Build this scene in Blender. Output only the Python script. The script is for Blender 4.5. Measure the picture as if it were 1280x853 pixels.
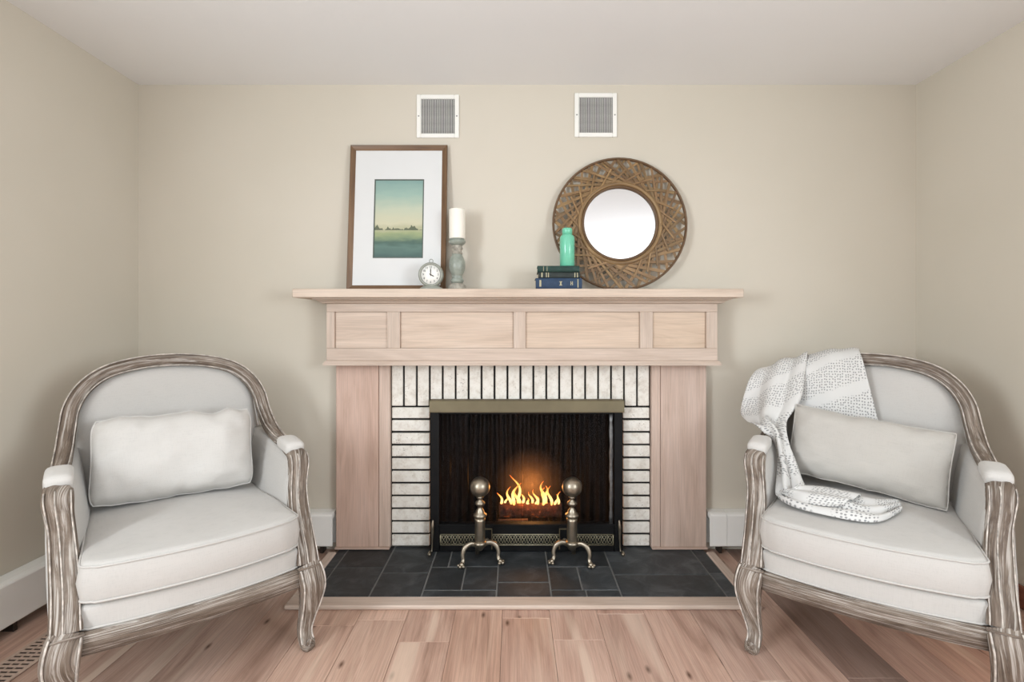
import bpy, bmesh, math, random
from mathutils import Vector, Matrix, noise
from mathutils.bvhtree import BVHTree
random.seed(7)
PI = math.pi
scene = bpy.context.scene
for o in list(bpy.data.objects):
    bpy.data.objects.remove(o)
COL = scene.collection

# ------------------------------------------------------------------ camera, sky, light, exposure
EYE = 1.162                      # eye height, metres; camera at the origin looking along +Y
FPX = 640.0                      # focal length in pixels of the 1280 px wide frame
VX, VY = 642.0, 406.0            # vanishing point of the room's depth lines
cam_d = bpy.data.cameras.new('camera')
cam_d.sensor_width = 36.0
cam_d.lens = 36.0 * FPX / 1280.0
cam_d.shift_x = -(VX - 640.0) / 1280.0
cam_d.shift_y = (VY - 426.5) / 1280.0
cam_d.clip_start = 0.02
cam = bpy.data.objects.new('camera', cam_d)
COL.objects.link(cam)
cam.location = (0, 0, EYE)
cam.rotation_euler = (PI / 2, 0, 0)
scene.camera = cam

# room
XL, XR = -1.942, 2.083
YB, YF = 2.65, -2.75
ZC = 2.404
YFACE = 2.60                     # face of the fireplace legs

world = bpy.data.worlds.new('daylight_sky')
scene.world = world
world.use_nodes = True
wb = world.node_tree.nodes['Background']
wb.inputs[0].default_value = (0.80, 0.90, 1.0, 1)
wb.inputs[1].default_value = 1.0

def area_light(name, loc, rot, sx, sy, power, col):
    d = bpy.data.lights.new(name, 'AREA')
    d.shape = 'RECTANGLE'
    d.size, d.size_y = sx, sy
    d.energy = power
    d.color = col
    o = bpy.data.objects.new(name, d)
    o.location = loc
    o.rotation_euler = rot
    COL.objects.link(o)
    return o
# daylight coming in through the windows behind the camera and on the left wall
area_light('window_daylight', (0.35, YF + 0.02, 1.42), (PI / 2 + math.radians(14), 0, 0), 3.0, 1.60, 13, (0.865, 0.945, 1.0))
area_light('side_window_daylight', (XL + 0.02, -0.30, 1.48), (0, -PI / 2, 0), 1.0, 1.0, 72, (0.87, 0.945, 1.0))
area_light('far_window_daylight', (XR - 0.02, -0.50, 1.42), (0, PI / 2, 0), 1.05, 1.3, 60, (0.865, 0.945, 1.0))

vs = scene.view_settings
scene.display_settings.display_device = 'sRGB'
vs.view_transform = 'Standard'
vs.look = 'None'
vs.exposure = 0.19
vs.gamma = 1.0
vs.use_curve_mapping = False

# ------------------------------------------------------------------ helpers
def lin(c):
    c = c / 255.0
    return c / 12.92 if c <= 0.04045 else ((c + 0.055) / 1.055) ** 2.4
def S(r, g, b, a=1.0):
    return (lin(r), lin(g), lin(b), a)

def mat_new(name):
    m = bpy.data.materials.new(name)
    m.use_nodes = True
    nt = m.node_tree
    bsdf = nt.nodes['Principled BSDF']
    return m, nt, bsdf
def N(nt, t, **kw):
    n = nt.nodes.new(t)
    for k, v in kw.items():
        setattr(n, k, v)
    return n
def L(nt, a, b):
    nt.links.new(a, b)
def ramp(nt, stops, fac):
    r = N(nt, 'ShaderNodeValToRGB')
    els = r.color_ramp.elements
    while len(els) < len(stops):
        els.new(0.5)
    for e, (p, c) in zip(els, stops):
        e.position = p
        e.color = c
    L(nt, fac, r.inputs[0])
    return r.outputs[0]
def mixc(nt, fac, a, b, mode='MIX'):
    n = N(nt, 'ShaderNodeMix', data_type='RGBA', blend_type=mode)
    if isinstance(fac, (int, float)):
        n.inputs[0].default_value = fac
    else:
        L(nt, fac, n.inputs[0])
    for v, i in ((a, 6), (b, 7)):
        if isinstance(v, tuple):
            n.inputs[i].default_value = v
        else:
            L(nt, v, n.inputs[i])
    return n.outputs[2]
def math_(nt, op, a, b=None, clamp=False):
    n = N(nt, 'ShaderNodeMath', operation=op, use_clamp=clamp)
    for i, v in enumerate((a, b)):
        if v is None:
            continue
        if isinstance(v, (int, float)):
            n.inputs[i].default_value = v
        else:
            L(nt, v, n.inputs[i])
    return n.outputs[0]
def noise_(nt, vec, scale, detail=3, rough=0.5, dist=0.0):
    n = N(nt, 'ShaderNodeTexNoise')
    n.inputs['Scale'].default_value = scale
    n.inputs['Detail'].default_value = detail
    n.inputs['Roughness'].default_value = rough
    n.inputs['Distortion'].default_value = dist
    if vec is not None:
        L(nt, vec, n.inputs['Vector'])
    return n.outputs[0]
def coords(nt, kind, scale=(1, 1, 1), rand=0.0):
    tc = N(nt, 'ShaderNodeTexCoord')
    v = tc.outputs[kind]
    if rand:
        oi = N(nt, 'ShaderNodeObjectInfo')
        ad = N(nt, 'ShaderNodeVectorMath', operation='ADD')
        L(nt, v, ad.inputs[0])
        r = math_(nt, 'MULTIPLY', oi.outputs['Random'], rand)
        cb = N(nt, 'ShaderNodeCombineXYZ')
        L(nt, r, cb.inputs[0]); L(nt, math_(nt, 'MULTIPLY', r, 1.7), cb.inputs[1]); L(nt, r, cb.inputs[2])
        L(nt, cb.outputs[0], ad.inputs[1])
        v = ad.outputs[0]
    mp = N(nt, 'ShaderNodeMapping')
    mp.inputs['Scale'].default_value = scale
    L(nt, v, mp.inputs['Vector'])
    return mp.outputs[0]
def bump(nt, bsdf, h, strength, dist=0.01):
    b = N(nt, 'ShaderNodeBump')
    b.inputs['Strength'].default_value = strength
    b.inputs['Distance'].default_value = dist
    L(nt, h, b.inputs['Height'])
    L(nt, b.outputs[0], bsdf.inputs['Normal'])

def plain(name, col, rough=0.6, metal=0.0, nscale=30, var=0.12, bmp=0.05, bscale=120, spec=0.5):
    m, nt, b = mat_new(name)
    v = coords(nt, 'Object')
    n = noise_(nt, v, nscale, 4)
    lo = tuple(c * (1 - var) for c in col[:3]) + (1,)
    hi = tuple(min(1, c * (1 + var)) for c in col[:3]) + (1,)
    L(nt, ramp(nt, [(0.3, lo), (0.7, hi)], n), b.inputs['Base Color'])
    b.inputs['Roughness'].default_value = rough
    b.inputs['Metallic'].default_value = metal
    b.inputs['Specular IOR Level'].default_value = spec
    if bmp:
        bump(nt, b, noise_(nt, v, bscale, 3), bmp, 0.005)
    return m

def wood(name, stops, rough=0.5, gl=1.6, ga=16.0, tint=False, fine=0.25, knots=False, bmp=0.08):
    """grain runs along u of the UV map (metres)."""
    m, nt, b = mat_new(name)
    v = coords(nt, 'UV', (gl, ga, 1), rand=37.0)
    n1 = noise_(nt, v, 1.0, 5, 0.6, 1.2)
    col = ramp(nt, stops, n1)
    v2 = coords(nt, 'UV', (5, 260, 1), rand=37.0)
    n2 = noise_(nt, v2, 1.0, 2, 0.6)
    f = ramp(nt, [(0.35, (1 - fine,) * 3 + (1,)), (0.62, (1, 1, 1, 1))], n2)
    col = mixc(nt, 1.0, col, f, 'MULTIPLY')
    if knots:
        v3 = coords(nt, 'UV', (2.2, 5.5, 1), rand=11.0)
        vo = N(nt, 'ShaderNodeTexVoronoi', voronoi_dimensions='2D')
        vo.inputs['Scale'].default_value = 1.0
        L(nt, v3, vo.inputs['Vector'])
        k = ramp(nt, [(0.008, (1, 1, 1, 1)), (0.060, (0, 0, 0, 1))], vo.outputs['Distance'])
        col = mixc(nt, k, col, S(88, 58, 42))
        # sapwood streaks
        v4 = coords(nt, 'UV', (0.5, 7, 1), rand=23.0)
        s = ramp(nt, [(0.60, (0, 0, 0, 1)), (0.66, (1, 1, 1, 1))], noise_(nt, v4, 1.0, 2, 0.5, 0.6))
        col = mixc(nt, math_(nt, 'MULTIPLY', s, 0.55), col, S(226, 205, 186))
    if tint:
        oi = N(nt, 'ShaderNodeObjectInfo')
        col = mixc(nt, 1.0, col, oi.outputs['Color'], 'MULTIPLY')
    L(nt, col, b.inputs['Base Color'])
    b.inputs['Roughness'].default_value = rough
    bump(nt, b, n2, bmp, 0.002)
    return m

M = {}
def build_materials():
    # painted walls
    m, nt, b = mat_new('beige_wall_paint')
    v = coords(nt, 'Object')
    n = noise_(nt, v, 1.3, 3)
    L(nt, ramp(nt, [(0.3, S(204, 196, 181)), (0.7, S(209, 201, 187))], n), b.inputs['Base Color'])
    b.inputs['Roughness'].default_value = 0.75
    bump(nt, b, noise_(nt, v, 220, 3), 0.04, 0.002)
    M['wall'] = m
    M['ceiling'] = plain('white_ceiling_paint', S(238, 238, 238), 0.85, nscale=2, var=0.01, bmp=0.03)
    M['white_paint'] = plain('white_enamel', S(240, 238, 232), 0.35, nscale=8, var=0.015, bmp=0.0)
    M['heater_white'] = plain('heater_enamel', S(243, 242, 238), 0.4, nscale=8, var=0.015, bmp=0.0)
    # floor boards
    M['plank'] = wood('oak_board', [(0.25, S(154, 122, 106)), (0.45, S(193, 160, 143)), (0.62, S(207, 176, 159)), (0.8, S(179, 144, 127))],
                      0.42, 1.3, 13, tint=True, fine=0.20, knots=True)
    M['subfloor'] = plain('dark_subfloor', S(104, 82, 70), 0.9)
    M['mantel'] = wood('whitewashed_oak', [(0.22, S(184, 166, 151)), (0.5, S(203, 187, 173)), (0.78, S(214, 200, 188))], 0.55, 1.5, 14, tint=True, fine=0.14)
    M['reddish_wood'] = wood('reddish_wood', [(0.3, S(120, 70, 52)), (0.7, S(150, 92, 70))], 0.45)
    # whitewashed brick
    m, nt, b = mat_new('whitewashed_brick')
    v = coords(nt, 'Object', (1, 1, 1), rand=50)
    n = noise_(nt, v, 26, 6, 0.65)
    n2 = noise_(nt, v, 90, 4, 0.7)
    c = ramp(nt, [(0.25, S(203, 193, 180)), (0.5, S(232, 227, 218)), (0.75, S(242, 239, 232))], n)
    k = ramp(nt, [(0.33, (1, 1, 1, 1)), (0.42, (0, 0, 0, 1))], n2)
    k = math_(nt, 'MULTIPLY', k, ramp(nt, [(0.42, (0.15, 0.15, 0.15, 1)), (0.62, (1, 1, 1, 1))], noise_(nt, v, 9, 3)))
    c = mixc(nt, math_(nt, 'MULTIPLY', k, 0.6), c, S(128, 114, 102))
    L(nt, c, b.inputs['Base Color'])
    b.inputs['Roughness'].default_value = 0.8
    bump(nt, b, n2, 0.5, 0.006)
    M['brick'] = m
    M['mortar'] = plain('black_mortar', S(30, 28, 27), 0.95, bmp=0.3)
    M['soot'] = plain('sooty_firebrick', S(13, 12, 11), 0.95, nscale=14, var=0.4, bmp=0.3, spec=0.1)
    # slate
    m, nt, b = mat_new('slate')
    v = coords(nt, 'Object', (1, 1, 1), rand=30)
    n = noise_(nt, v, 9, 6, 0.65, 0.8)
    c = ramp(nt, [(0.25, S(34, 36, 38)), (0.5, S(50, 53, 55)), (0.75, S(80, 83, 85))], n)
    oi = N(nt, 'ShaderNodeObjectInfo')
    c = mixc(nt, 1.0, c, oi.outputs['Color'], 'MULTIPLY')
    L(nt, c, b.inputs['Base Color'])
    b.inputs['Roughness'].default_value = 0.6
    bump(nt, b, n, 0.6, 0.006)
    M['slate'] = m
    M['grout'] = plain('grey_grout', S(112, 112, 110), 0.9, bmp=0.2)
    # metals
    M['brass'] = plain('aged_brass', S(108, 98, 76), 0.5, 0.55, 6, 0.12, 0.05)
    M['filigree'] = plain('bright_filigree', S(172, 164, 138), 0.4, 0.6, 40, 0.2, 0.0)
    M['antique'] = plain('antique_pewter_brass', S(160, 150, 134), 0.36, 0.95, 24, 0.18, 0.06)
    M['black_metal'] = plain('black_painted_steel', S(14, 14, 15), 0.55, 0.0, 20, 0.2, 0.05, spec=0.2)
    M['dark_pipe'] = plain('dark_pipe', S(70, 62, 56), 0.5, 0.7)
    M['vent_dark'] = plain('vent_interior', S(96, 94, 92), 0.7)
    M['louver'] = plain('grey_louver', S(186, 184, 180), 0.5)
    M['screw'] = plain('screw_steel', S(150, 148, 145), 0.35, 0.8)
    M['register'] = plain('taupe_register', S(182, 158, 142), 0.5)
    M['register_dark'] = plain('register_slot', S(50, 36, 30), 0.9)
    # mesh curtain: woven steel wire, mostly holes
    m, nt, b = mat_new('wire_mesh')
    nt.nodes.remove(b)
    out = nt.nodes['Material Output']
    tr = N(nt, 'ShaderNodeBsdfTransparent')
    gl = N(nt, 'ShaderNodeBsdfPrincipled')
    gl.inputs['Base Color'].default_value = S(58, 58, 60)
    gl.inputs['Metallic'].default_value = 0.6
    gl.inputs['Roughness'].default_value = 0.3
    tl = N(nt, 'ShaderNodeBsdfTranslucent')
    tl.inputs[0].default_value = S(92, 86, 80)
    mx = N(nt, 'ShaderNodeMixShader'); mx.inputs[0].default_value = 0.35
    L(nt, gl.outputs[0], mx.inputs[1]); L(nt, tl.outputs[0], mx.inputs[2])
    mx2 = N(nt, 'ShaderNodeMixShader')
    n = noise_(nt, coords(nt, 'Object'), 300, 1)
    L(nt, ramp(nt, [(0.3, (0.28,) * 3 + (1,)), (0.7, (0.50,) * 3 + (1,))], n), mx2.inputs[0])
    L(nt, tr.outputs[0], mx2.inputs[1]); L(nt, mx.outputs[0], mx2.inputs[2])
    L(nt, mx2.outputs[0], out.inputs[0])
    M['mesh'] = m
    # flame
    m, nt, b = mat_new('flame')
    nt.nodes.remove(b)
    out = nt.nodes['Material Output']
    em = N(nt, 'ShaderNodeEmission')
    sx = N(nt, 'ShaderNodeSeparateXYZ')
    L(nt, coords(nt, 'UV'), sx.inputs[0])
    L(nt, ramp(nt, [(0.0, (1.0, 0.30, 0.05, 1)), (0.3, (1.0, 0.62, 0.22, 1)), (0.7, (1.0, 0.45, 0.10, 1)), (1.0, (0.9, 0.16, 0.02, 1))], sx.outputs[0]), em.inputs[0])
    em.inputs[1].default_value = 3.4
    L(nt, em.outputs[0], out.inputs[0])
    M['flame'] = m
    m, nt, b = mat_new('fire_smoke')
    nt.nodes.remove(b)
    pv = N(nt, 'ShaderNodeVolumePrincipled')
    pv.inputs['Color'].default_value = (0.85, 0.62, 0.45, 1)
    tcn = N(nt, 'ShaderNodeTexCoord')
    sep = N(nt, 'ShaderNodeSeparateXYZ'); L(nt, tcn.outputs['Generated'], sep.inputs[0])
    r2 = None
    for i in range(3):
        q = math_(nt, 'MULTIPLY', math_(nt, 'SUBTRACT', sep.outputs[i], 0.5), 2.0)
        q = math_(nt, 'MULTIPLY', q, q)
        r2 = q if r2 is None else math_(nt, 'ADD', r2, q)
    dn = math_(nt, 'SUBTRACT', 1.0, r2, True)
    dn = math_(nt, 'MULTIPLY', dn, noise_(nt, tcn.outputs['Object'], 14, 2))
    L(nt, math_(nt, 'MULTIPLY', dn, 3.2), pv.inputs['Density'])
    L(nt, pv.outputs[0], nt.nodes['Material Output'].inputs['Volume'])
    M['smoke'] = m
    m, nt, b = mat_new('smouldering_log')
    v = coords(nt, 'Object')
    n = noise_(nt, v, 35, 4)
    L(nt, ramp(nt, [(0.3, S(52, 30, 24)), (0.7, S(120, 62, 44))], n), b.inputs['Base Color'])
    b.inputs['Roughness'].default_value = 0.9
    b.inputs['Emission Color'].default_value = (1.0, 0.18, 0.03, 1)
    L(nt, ramp(nt, [(0.60, (0, 0, 0, 1)), (0.75, (0.5,) * 3 + (1,))], n), b.inputs['Emission Strength'])
    M['log'] = m
    M['charred'] = plain('charred_wood', S(112, 78, 58), 0.9, nscale=25, var=0.4, bmp=0.4, bscale=60)
    # fabrics
    def linen(name, col, rough=0.9):
        m, nt, b = mat_new(name)
        v = coords(nt, 'Object')
        wv = coords(nt, 'UV', (1, 1, 1))
        n = noise_(nt, v, 5, 4)
        lo = tuple(c * 0.955 for c in col[:3]) + (1,)
        c = ramp(nt, [(0.3, lo), (0.7, col)], n)
        f1 = noise_(nt, coords(nt, 'Object', (30, 30, 520)), 1.0, 2)
        f2 = noise_(nt, coords(nt, 'Object', (460, 460, 26)), 1.0, 2)
        w = math_(nt, 'ADD', f1, f2)
        c = mixc(nt, 1.0, c, ramp(nt, [(0.62, (0.92, 0.92, 0.92, 1)), (1.0, (1, 1, 1, 1))], w), 'MULTIPLY')
        L(nt, c, b.inputs['Base Color'])
        b.inputs['Roughness'].default_value = rough
        b.inputs['Specular IOR Level'].default_value = 0.2
        b.inputs['Sheen Weight'].default_value = 0.15
        bump(nt, b, w, 0.12, 0.002)
        return m
    M['linen'] = linen('oatmeal_linen', S(196, 192, 187))
    M['linen_white'] = linen('white_linen', S(206, 202, 197))
    M['linen_grey'] = linen('greige_linen', S(190, 185, 178))
    # weathered carved wood: u along the member, v round it
    m, nt, b = mat_new('limed_carved_wood')
    n1 = noise_(nt, coords(nt, 'UV', (6, 16, 1), rand=19), 1.0, 5, 0.65, 0.8)
    n2 = noise_(nt, coords(nt, 'UV', (5, 95, 1), rand=19), 1.0, 4, 0.7, 0.7)
    c = ramp(nt, [(0.30, S(84, 70, 59)), (0.52, S(116, 101, 88)), (0.74, S(150, 137, 125))], n1)
    k = ramp(nt, [(0.50, (0, 0, 0, 1)), (0.62, (1, 1, 1, 1))], n2)
    c = mixc(nt, math_(nt, 'MULTIPLY', k, 0.62), c, S(206, 199, 191))
    k2 = ramp(nt, [(0.33, (1, 1, 1, 1)), (0.43, (0, 0, 0, 1))], n2)
    c = mixc(nt, math_(nt, 'MULTIPLY', k2, 0.8), c, S(76, 64, 56))
    L(nt, c, b.inputs['Base Color'])
    b.inputs['Roughness'].default_value = 0.65
    bump(nt, b, n2, 0.45, 0.005)
    M['limed'] = m
    M['lime_bead'] = plain('lime_wax_bead', S(190, 181, 172), 0.6, nscale=45, var=0.45, bmp=0.1)
    # throw blanket : off white with rows of small spots (UV in metres)
    m, nt, b = mat_new('spotted_throw')
    uv = coords(nt, 'UV', (82, 82, 1))
    vo = N(nt, 'ShaderNodeTexVoronoi', voronoi_dimensions='2D')
    vo.inputs['Scale'].default_value = 1.0
    vo.inputs['Randomness'].default_value = 0.45
    L(nt, uv, vo.inputs['Vector'])
    dots = ramp(nt, [(0.20, (1, 1, 1, 1)), (0.33, (0, 0, 0, 1))], vo.outputs['Distance'])
    sx = N(nt, 'ShaderNodeSeparateXYZ')
    L(nt, coords(nt, 'UV'), sx.inputs[0])
    dg = math_(nt, 'ADD', sx.outputs[1], math_(nt, 'MULTIPLY', sx.outputs[0], 0.35))
    dg = math_(nt, 'ADD', dg, math_(nt, 'MULTIPLY', noise_(nt, coords(nt, 'UV'), 14, 2), 0.03))
    st = math_(nt, 'SINE', math_(nt, 'MULTIPLY', dg, 36.0))
    band = ramp(nt, [(0.42, (0, 0, 0, 1)), (0.60, (1, 1, 1, 1))], math_(nt, 'ADD', math_(nt, 'MULTIPLY', st, 0.5), 0.80))
    f = math_(nt, 'MULTIPLY', dots, band)
    sp = mixc(nt, noise_(nt, coords(nt, 'UV'), 60, 1), S(108, 116, 122), S(140, 132, 126))
    c = mixc(nt, math_(nt, 'MULTIPLY', f, 0.85), S(212, 210, 207), sp)
    L(nt, c, b.inputs['Base Color'])
    b.inputs['Roughness'].default_value = 0.9
    b.inputs['Specular IOR Level'].default_value = 0.2
    bump(nt, b, noise_(nt, coords(nt, 'UV'), 500, 2), 0.1, 0.002)
    M['throw'] = m
    # mantel objects
    M['picture_frame'] = wood('bronze_brown_frame', [(0.3, S(96, 70, 48)), (0.7, S(134, 102, 72))], 0.38, 2, 30)
    M['mat_board'] = plain('white_mat_board', S(218, 218, 217), 0.8, nscale=10, var=0.01, bmp=0.0)
    M['fillet'] = plain('dark_green_fillet', S(84, 92, 84), 0.5)
    m, nt, b = mat_new('landscape_print')
    tc = coords(nt, 'Object', (1 / 0.24, 1, 1 / 0.39))
    sx = N(nt, 'ShaderNodeSeparateXYZ'); L(nt, tc, sx.inputs[0])
    h = math_(nt, 'ADD', sx.outputs[2], 0.5)
    soft = math_(nt, 'MULTIPLY', math_(nt, 'SUBTRACT', noise_(nt, coords(nt, 'Object', (9, 1, 30)), 1.0, 4), 0.5), 0.16)
    hs = math_(nt, 'ADD', h, soft, True)
    c = ramp(nt, [(0.0, S(66, 92, 88)), (0.12, S(88, 116, 106)), (0.18, S(70, 96, 86)), (0.24, S(122, 140, 108)), (0.30, S(150, 160, 118)),
                  (0.37, S(176, 174, 142)), (0.45, S(198, 194, 166)), (0.62, S(186, 192, 170)), (0.82, S(150, 176, 164)), (1.0, S(128, 158, 152))], hs)
    tn = noise_(nt, coords(nt, 'Object', (22, 1, 0.01)), 1.0, 4, 0.6)
    th = math_(nt, 'MULTIPLY', math_(nt, 'SUBTRACT', tn, 0.42), 0.32)
    d = math_(nt, 'SUBTRACT', h, 0.345)
    up = math_(nt, 'GREATER_THAN', d, math_(nt, 'MULTIPLY', soft, 0.08))
    lo_ = math_(nt, 'LESS_THAN', d, th)
    c = mixc(nt, math_(nt, 'MULTIPLY', math_(nt, 'MULTIPLY', up, lo_), 0.9), c, S(74, 84, 64))
    L(nt, c, b.inputs['Base Color'])
    b.inputs['Roughness'].default_value = 0.5
    M['print'] = m
    M['wax'] = plain('ivory_wax', S(244, 238, 226), 0.55, nscale=10, var=0.01, bmp=0.0)
    M['wick'] = plain('burnt_wick', S(50, 44, 40), 0.9)
    M['celadon'] = plain('grey_green_glaze', S(142, 148, 138), 0.3, nscale=40, var=0.18, bmp=0.08)
    M['celadon_wear'] = plain('worn_base', S(158, 152, 140), 0.6, nscale=60, var=0.35, bmp=0.4)
    M['clock_case'] = plain('grey_green_enamel', S(146, 148, 138), 0.35, nscale=30, var=0.12, bmp=0.04)
    M['clock_face'] = plain('white_dial', S(238, 236, 230), 0.5, var=0.01, bmp=0.0)
    M['ink'] = plain('black_ink', S(34, 34, 34), 0.6, bmp=0.0)
    M['navy'] = plain('navy_cloth', S(36, 58, 84), 0.7, nscale=60, var=0.15, bmp=0.15, bscale=400)
    M['green_cloth'] = plain('dark_green_cloth', S(22, 54, 48), 0.65, nscale=60, var=0.2, bmp=0.15, bscale=400)
    M['dark_cloth'] = plain('dark_teal_cloth', S(40, 48, 46), 0.7, nscale=60, var=0.2, bmp=0.15, bscale=400)
    M['page'] = plain('book_pages', S(206, 196, 170), 0.9, nscale=200, var=0.1)
    M['gilt'] = plain('gilt', S(168, 160, 132), 0.4, 0.5)
    M['teal'] = plain('teal_enamel', S(112, 196, 164), 0.2, nscale=20, var=0.05, bmp=0.0)
    M['mirror'] = plain('mirror_silver', (0.80, 0.81, 0.82, 1), 0.015, 1.0, var=0.0, bmp=0.0)
    M['rattan'] = wood('woven_bamboo', [(0.25, S(104, 78, 50)), (0.5, S(142, 112, 74)), (0.8, S(180, 150, 106))], 0.5, 6, 60, tint=True)
    M['rattan_ring'] = wood('dark_bamboo_ring', [(0.3, S(84, 60, 38)), (0.7, S(118, 88, 56))], 0.5, 3, 60)
    M['glass'] = None
    m, nt, b = mat_new('window_glass')
    nt.nodes.remove(b)
    tr = N(nt, 'ShaderNodeBsdfTransparent'); gs = N(nt, 'ShaderNodeBsdfGlossy'); gs.inputs['Roughness'].default_value = 0.02
    mx = N(nt, 'ShaderNodeMixShader'); mx.inputs[0].default_value = 0.06
    L(nt, tr.outputs[0], mx.inputs[1]); L(nt, gs.outputs[0], mx.inputs[2])
    L(nt, mx.outputs[0], nt.nodes['Material Output'].inputs[0])
    M['glass'] = m
build_materials()

ORG = {}
def tag(o, label, cat=None, group=None, kind=None):
    o['label'] = label
    if cat: o['category'] = cat
    if group: o['group'] = group
    if kind: o['kind'] = kind
    return o
def thing(name, loc, label, cat, rotz=0.0, group=None, kind=None):
    o = bpy.data.objects.new(name, None)
    o.empty_display_size = 0.05
    COL.objects.link(o)
    o.location = loc
    o.rotation_euler = (0, 0, rotz)
    ORG[o.name] = Vector(loc) if not rotz else Vector((0, 0, 0))
    return tag(o, label, cat, group, kind)
def link(name, me, mat, parent=None, loc=(0, 0, 0), rot=None, color=None):
    o = bpy.data.objects.new(name, me)
    COL.objects.link(o)
    loc = Vector(loc)
    if parent:
        o.parent = parent
        ORG[o.name] = loc
        loc = loc - ORG[parent.name]
    else:
        ORG[o.name] = loc
    o.location = loc
    if rot is not None:
        o.rotation_euler = rot
    if color:
        o.color = color
    if mat and not me.materials:
        me.materials.append(mat)
    return o

def mesh(name, verts, faces, uvs=None, smooth=True, fix=True):
    me = bpy.data.meshes.new(name)
    me.from_pydata([tuple(v) for v in verts], [], faces)
    if uvs:
        lay = me.uv_layers.new(name='UVMap')
        for lp in me.loops:
            lay.data[lp.index].uv = uvs[lp.vertex_index]
    if fix:
        bm = bmesh.new(); bm.from_mesh(me)
        bmesh.ops.recalc_face_normals(bm, faces=bm.faces)
        bm.to_mesh(me); bm.free()
    if smooth:
        me.polygons.foreach_set('use_smooth', [True] * len(me.polygons))
    me.update()
    return me

BOXC = {}
def box_mesh(sx, sy, sz, bev=0.002, mat=None):
    key = (round(sx, 5), round(sy, 5), round(sz, 5), bev, mat.name if mat else '')
    if key in BOXC:
        return BOXC[key]
    bm = bmesh.new()
    bmesh.ops.create_cube(bm, size=1.0)
    for v in bm.verts:
        v.co = Vector((v.co.x * sx, v.co.y * sy, v.co.z * sz))
    if bev:
        bmesh.ops.bevel(bm, geom=list(bm.edges), offset=min(bev, 0.4 * min(sx, sy, sz)), segments=1, affect='EDGES')
    uvl = bm.loops.layers.uv.new('UVMap')
    dims = (sx, sy, sz)
    la = dims.index(max(dims))
    for f in bm.faces:
        n = [abs(c) for c in f.normal]
        na = n.index(max(n))
        rest = [a for a in range(3) if a != na]
        if la in rest:
            ua = la; va = [a for a in rest if a != la][0]
        else:
            ua, va = rest
        for lp in f.loops:
            lp[uvl].uv = (lp.vert.co[ua], lp.vert.co[va] + 0.31 * na)
    me = bpy.data.meshes.new('box')
    bm.to_mesh(me); bm.free()
    if mat: me.materials.append(mat)
    BOXC[key] = me
    return me
def box(name, lo, hi, mat, parent=None, bev=0.002, color=None, rot=None):
    lo, hi = Vector(lo), Vector(hi)
    c, d = (lo + hi) / 2, hi - lo
    return link(name, box_mesh(abs(d.x), abs(d.y), abs(d.z), bev, mat), mat, parent, c, rot, color)

def boxes_mesh(name, lst):
    vs_, fs = [], []
    for lo, hi in lst:
        k = len(vs_)
        for z in (lo[2], hi[2]):
            vs_ += [(lo[0], lo[1], z), (hi[0], lo[1], z), (hi[0], hi[1], z), (lo[0], hi[1], z)]
        fs += [[k + i for i in f] for f in ((3, 2, 1, 0), (4, 5, 6, 7), (0, 1, 5, 4), (1, 2, 6, 5), (2, 3, 7, 6), (3, 0, 4, 7))]
    return mesh(name, vs_, fs, smooth=False)

def lathe(name, prof, seg=32, squash=None):
    """prof: (radius, z) list -> closed solid of revolution."""
    vs_, fs, uv = [], [], []
    for i, (r, z) in enumerate(prof):
        for j in range(seg):
            a = 2 * PI * j / seg
            vs_.append((r * math.cos(a), r * math.sin(a), z)); uv.append((j / seg, z))
    for i in range(len(prof) - 1):
        for j in range(seg):
            j2 = (j + 1) % seg
            fs.append((i * seg + j, i * seg + j2, (i + 1) * seg + j2, (i + 1) * seg + j))
    fs.append(tuple(range(seg - 1, -1, -1)))
    fs.append(tuple((len(prof) - 1) * seg + j for j in range(seg)))
    return mesh(name, vs_, fs, uv)

def catmull(pts, n):
    """pts: list of tuples of equal length; returns a resampled list."""
    out = []
    P = [pts[0]] + list(pts) + [pts[-1]]
    for i in range(1, len(P) - 2):
        for k in range(n):
            t = k / n
            a, b, c, d = P[i - 1], P[i], P[i + 1], P[i + 2]
            out.append(tuple(0.5 * (2 * b[q] + (c[q] - a[q]) * t + (2 * a[q] - 5 * b[q] + 4 * c[q] - d[q]) * t * t
                                    + (3 * b[q] - a[q] - 3 * c[q] + d[q]) * t ** 3) for q in range(len(b))))
    out.append(tuple(pts[-1]))
    return out

def reeded(n=28, power=3.2, groove=0.09, reeds=8, phase=0.0):
    out = []
    for i in range(n):
        a = 2 * PI * i / n
        c, s = math.cos(a), math.sin(a)
        r = (abs(c) ** power + abs(s) ** power) ** (-1 / power)
        r *= 1 - groove * (0.5 + 0.5 * math.cos(reeds * a + phase))
        out.append((c * r, s * r))
    return out
ROUND = [(math.cos(2 * PI * i / 10), math.sin(2 * PI * i / 10)) for i in range(10)]

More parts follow.
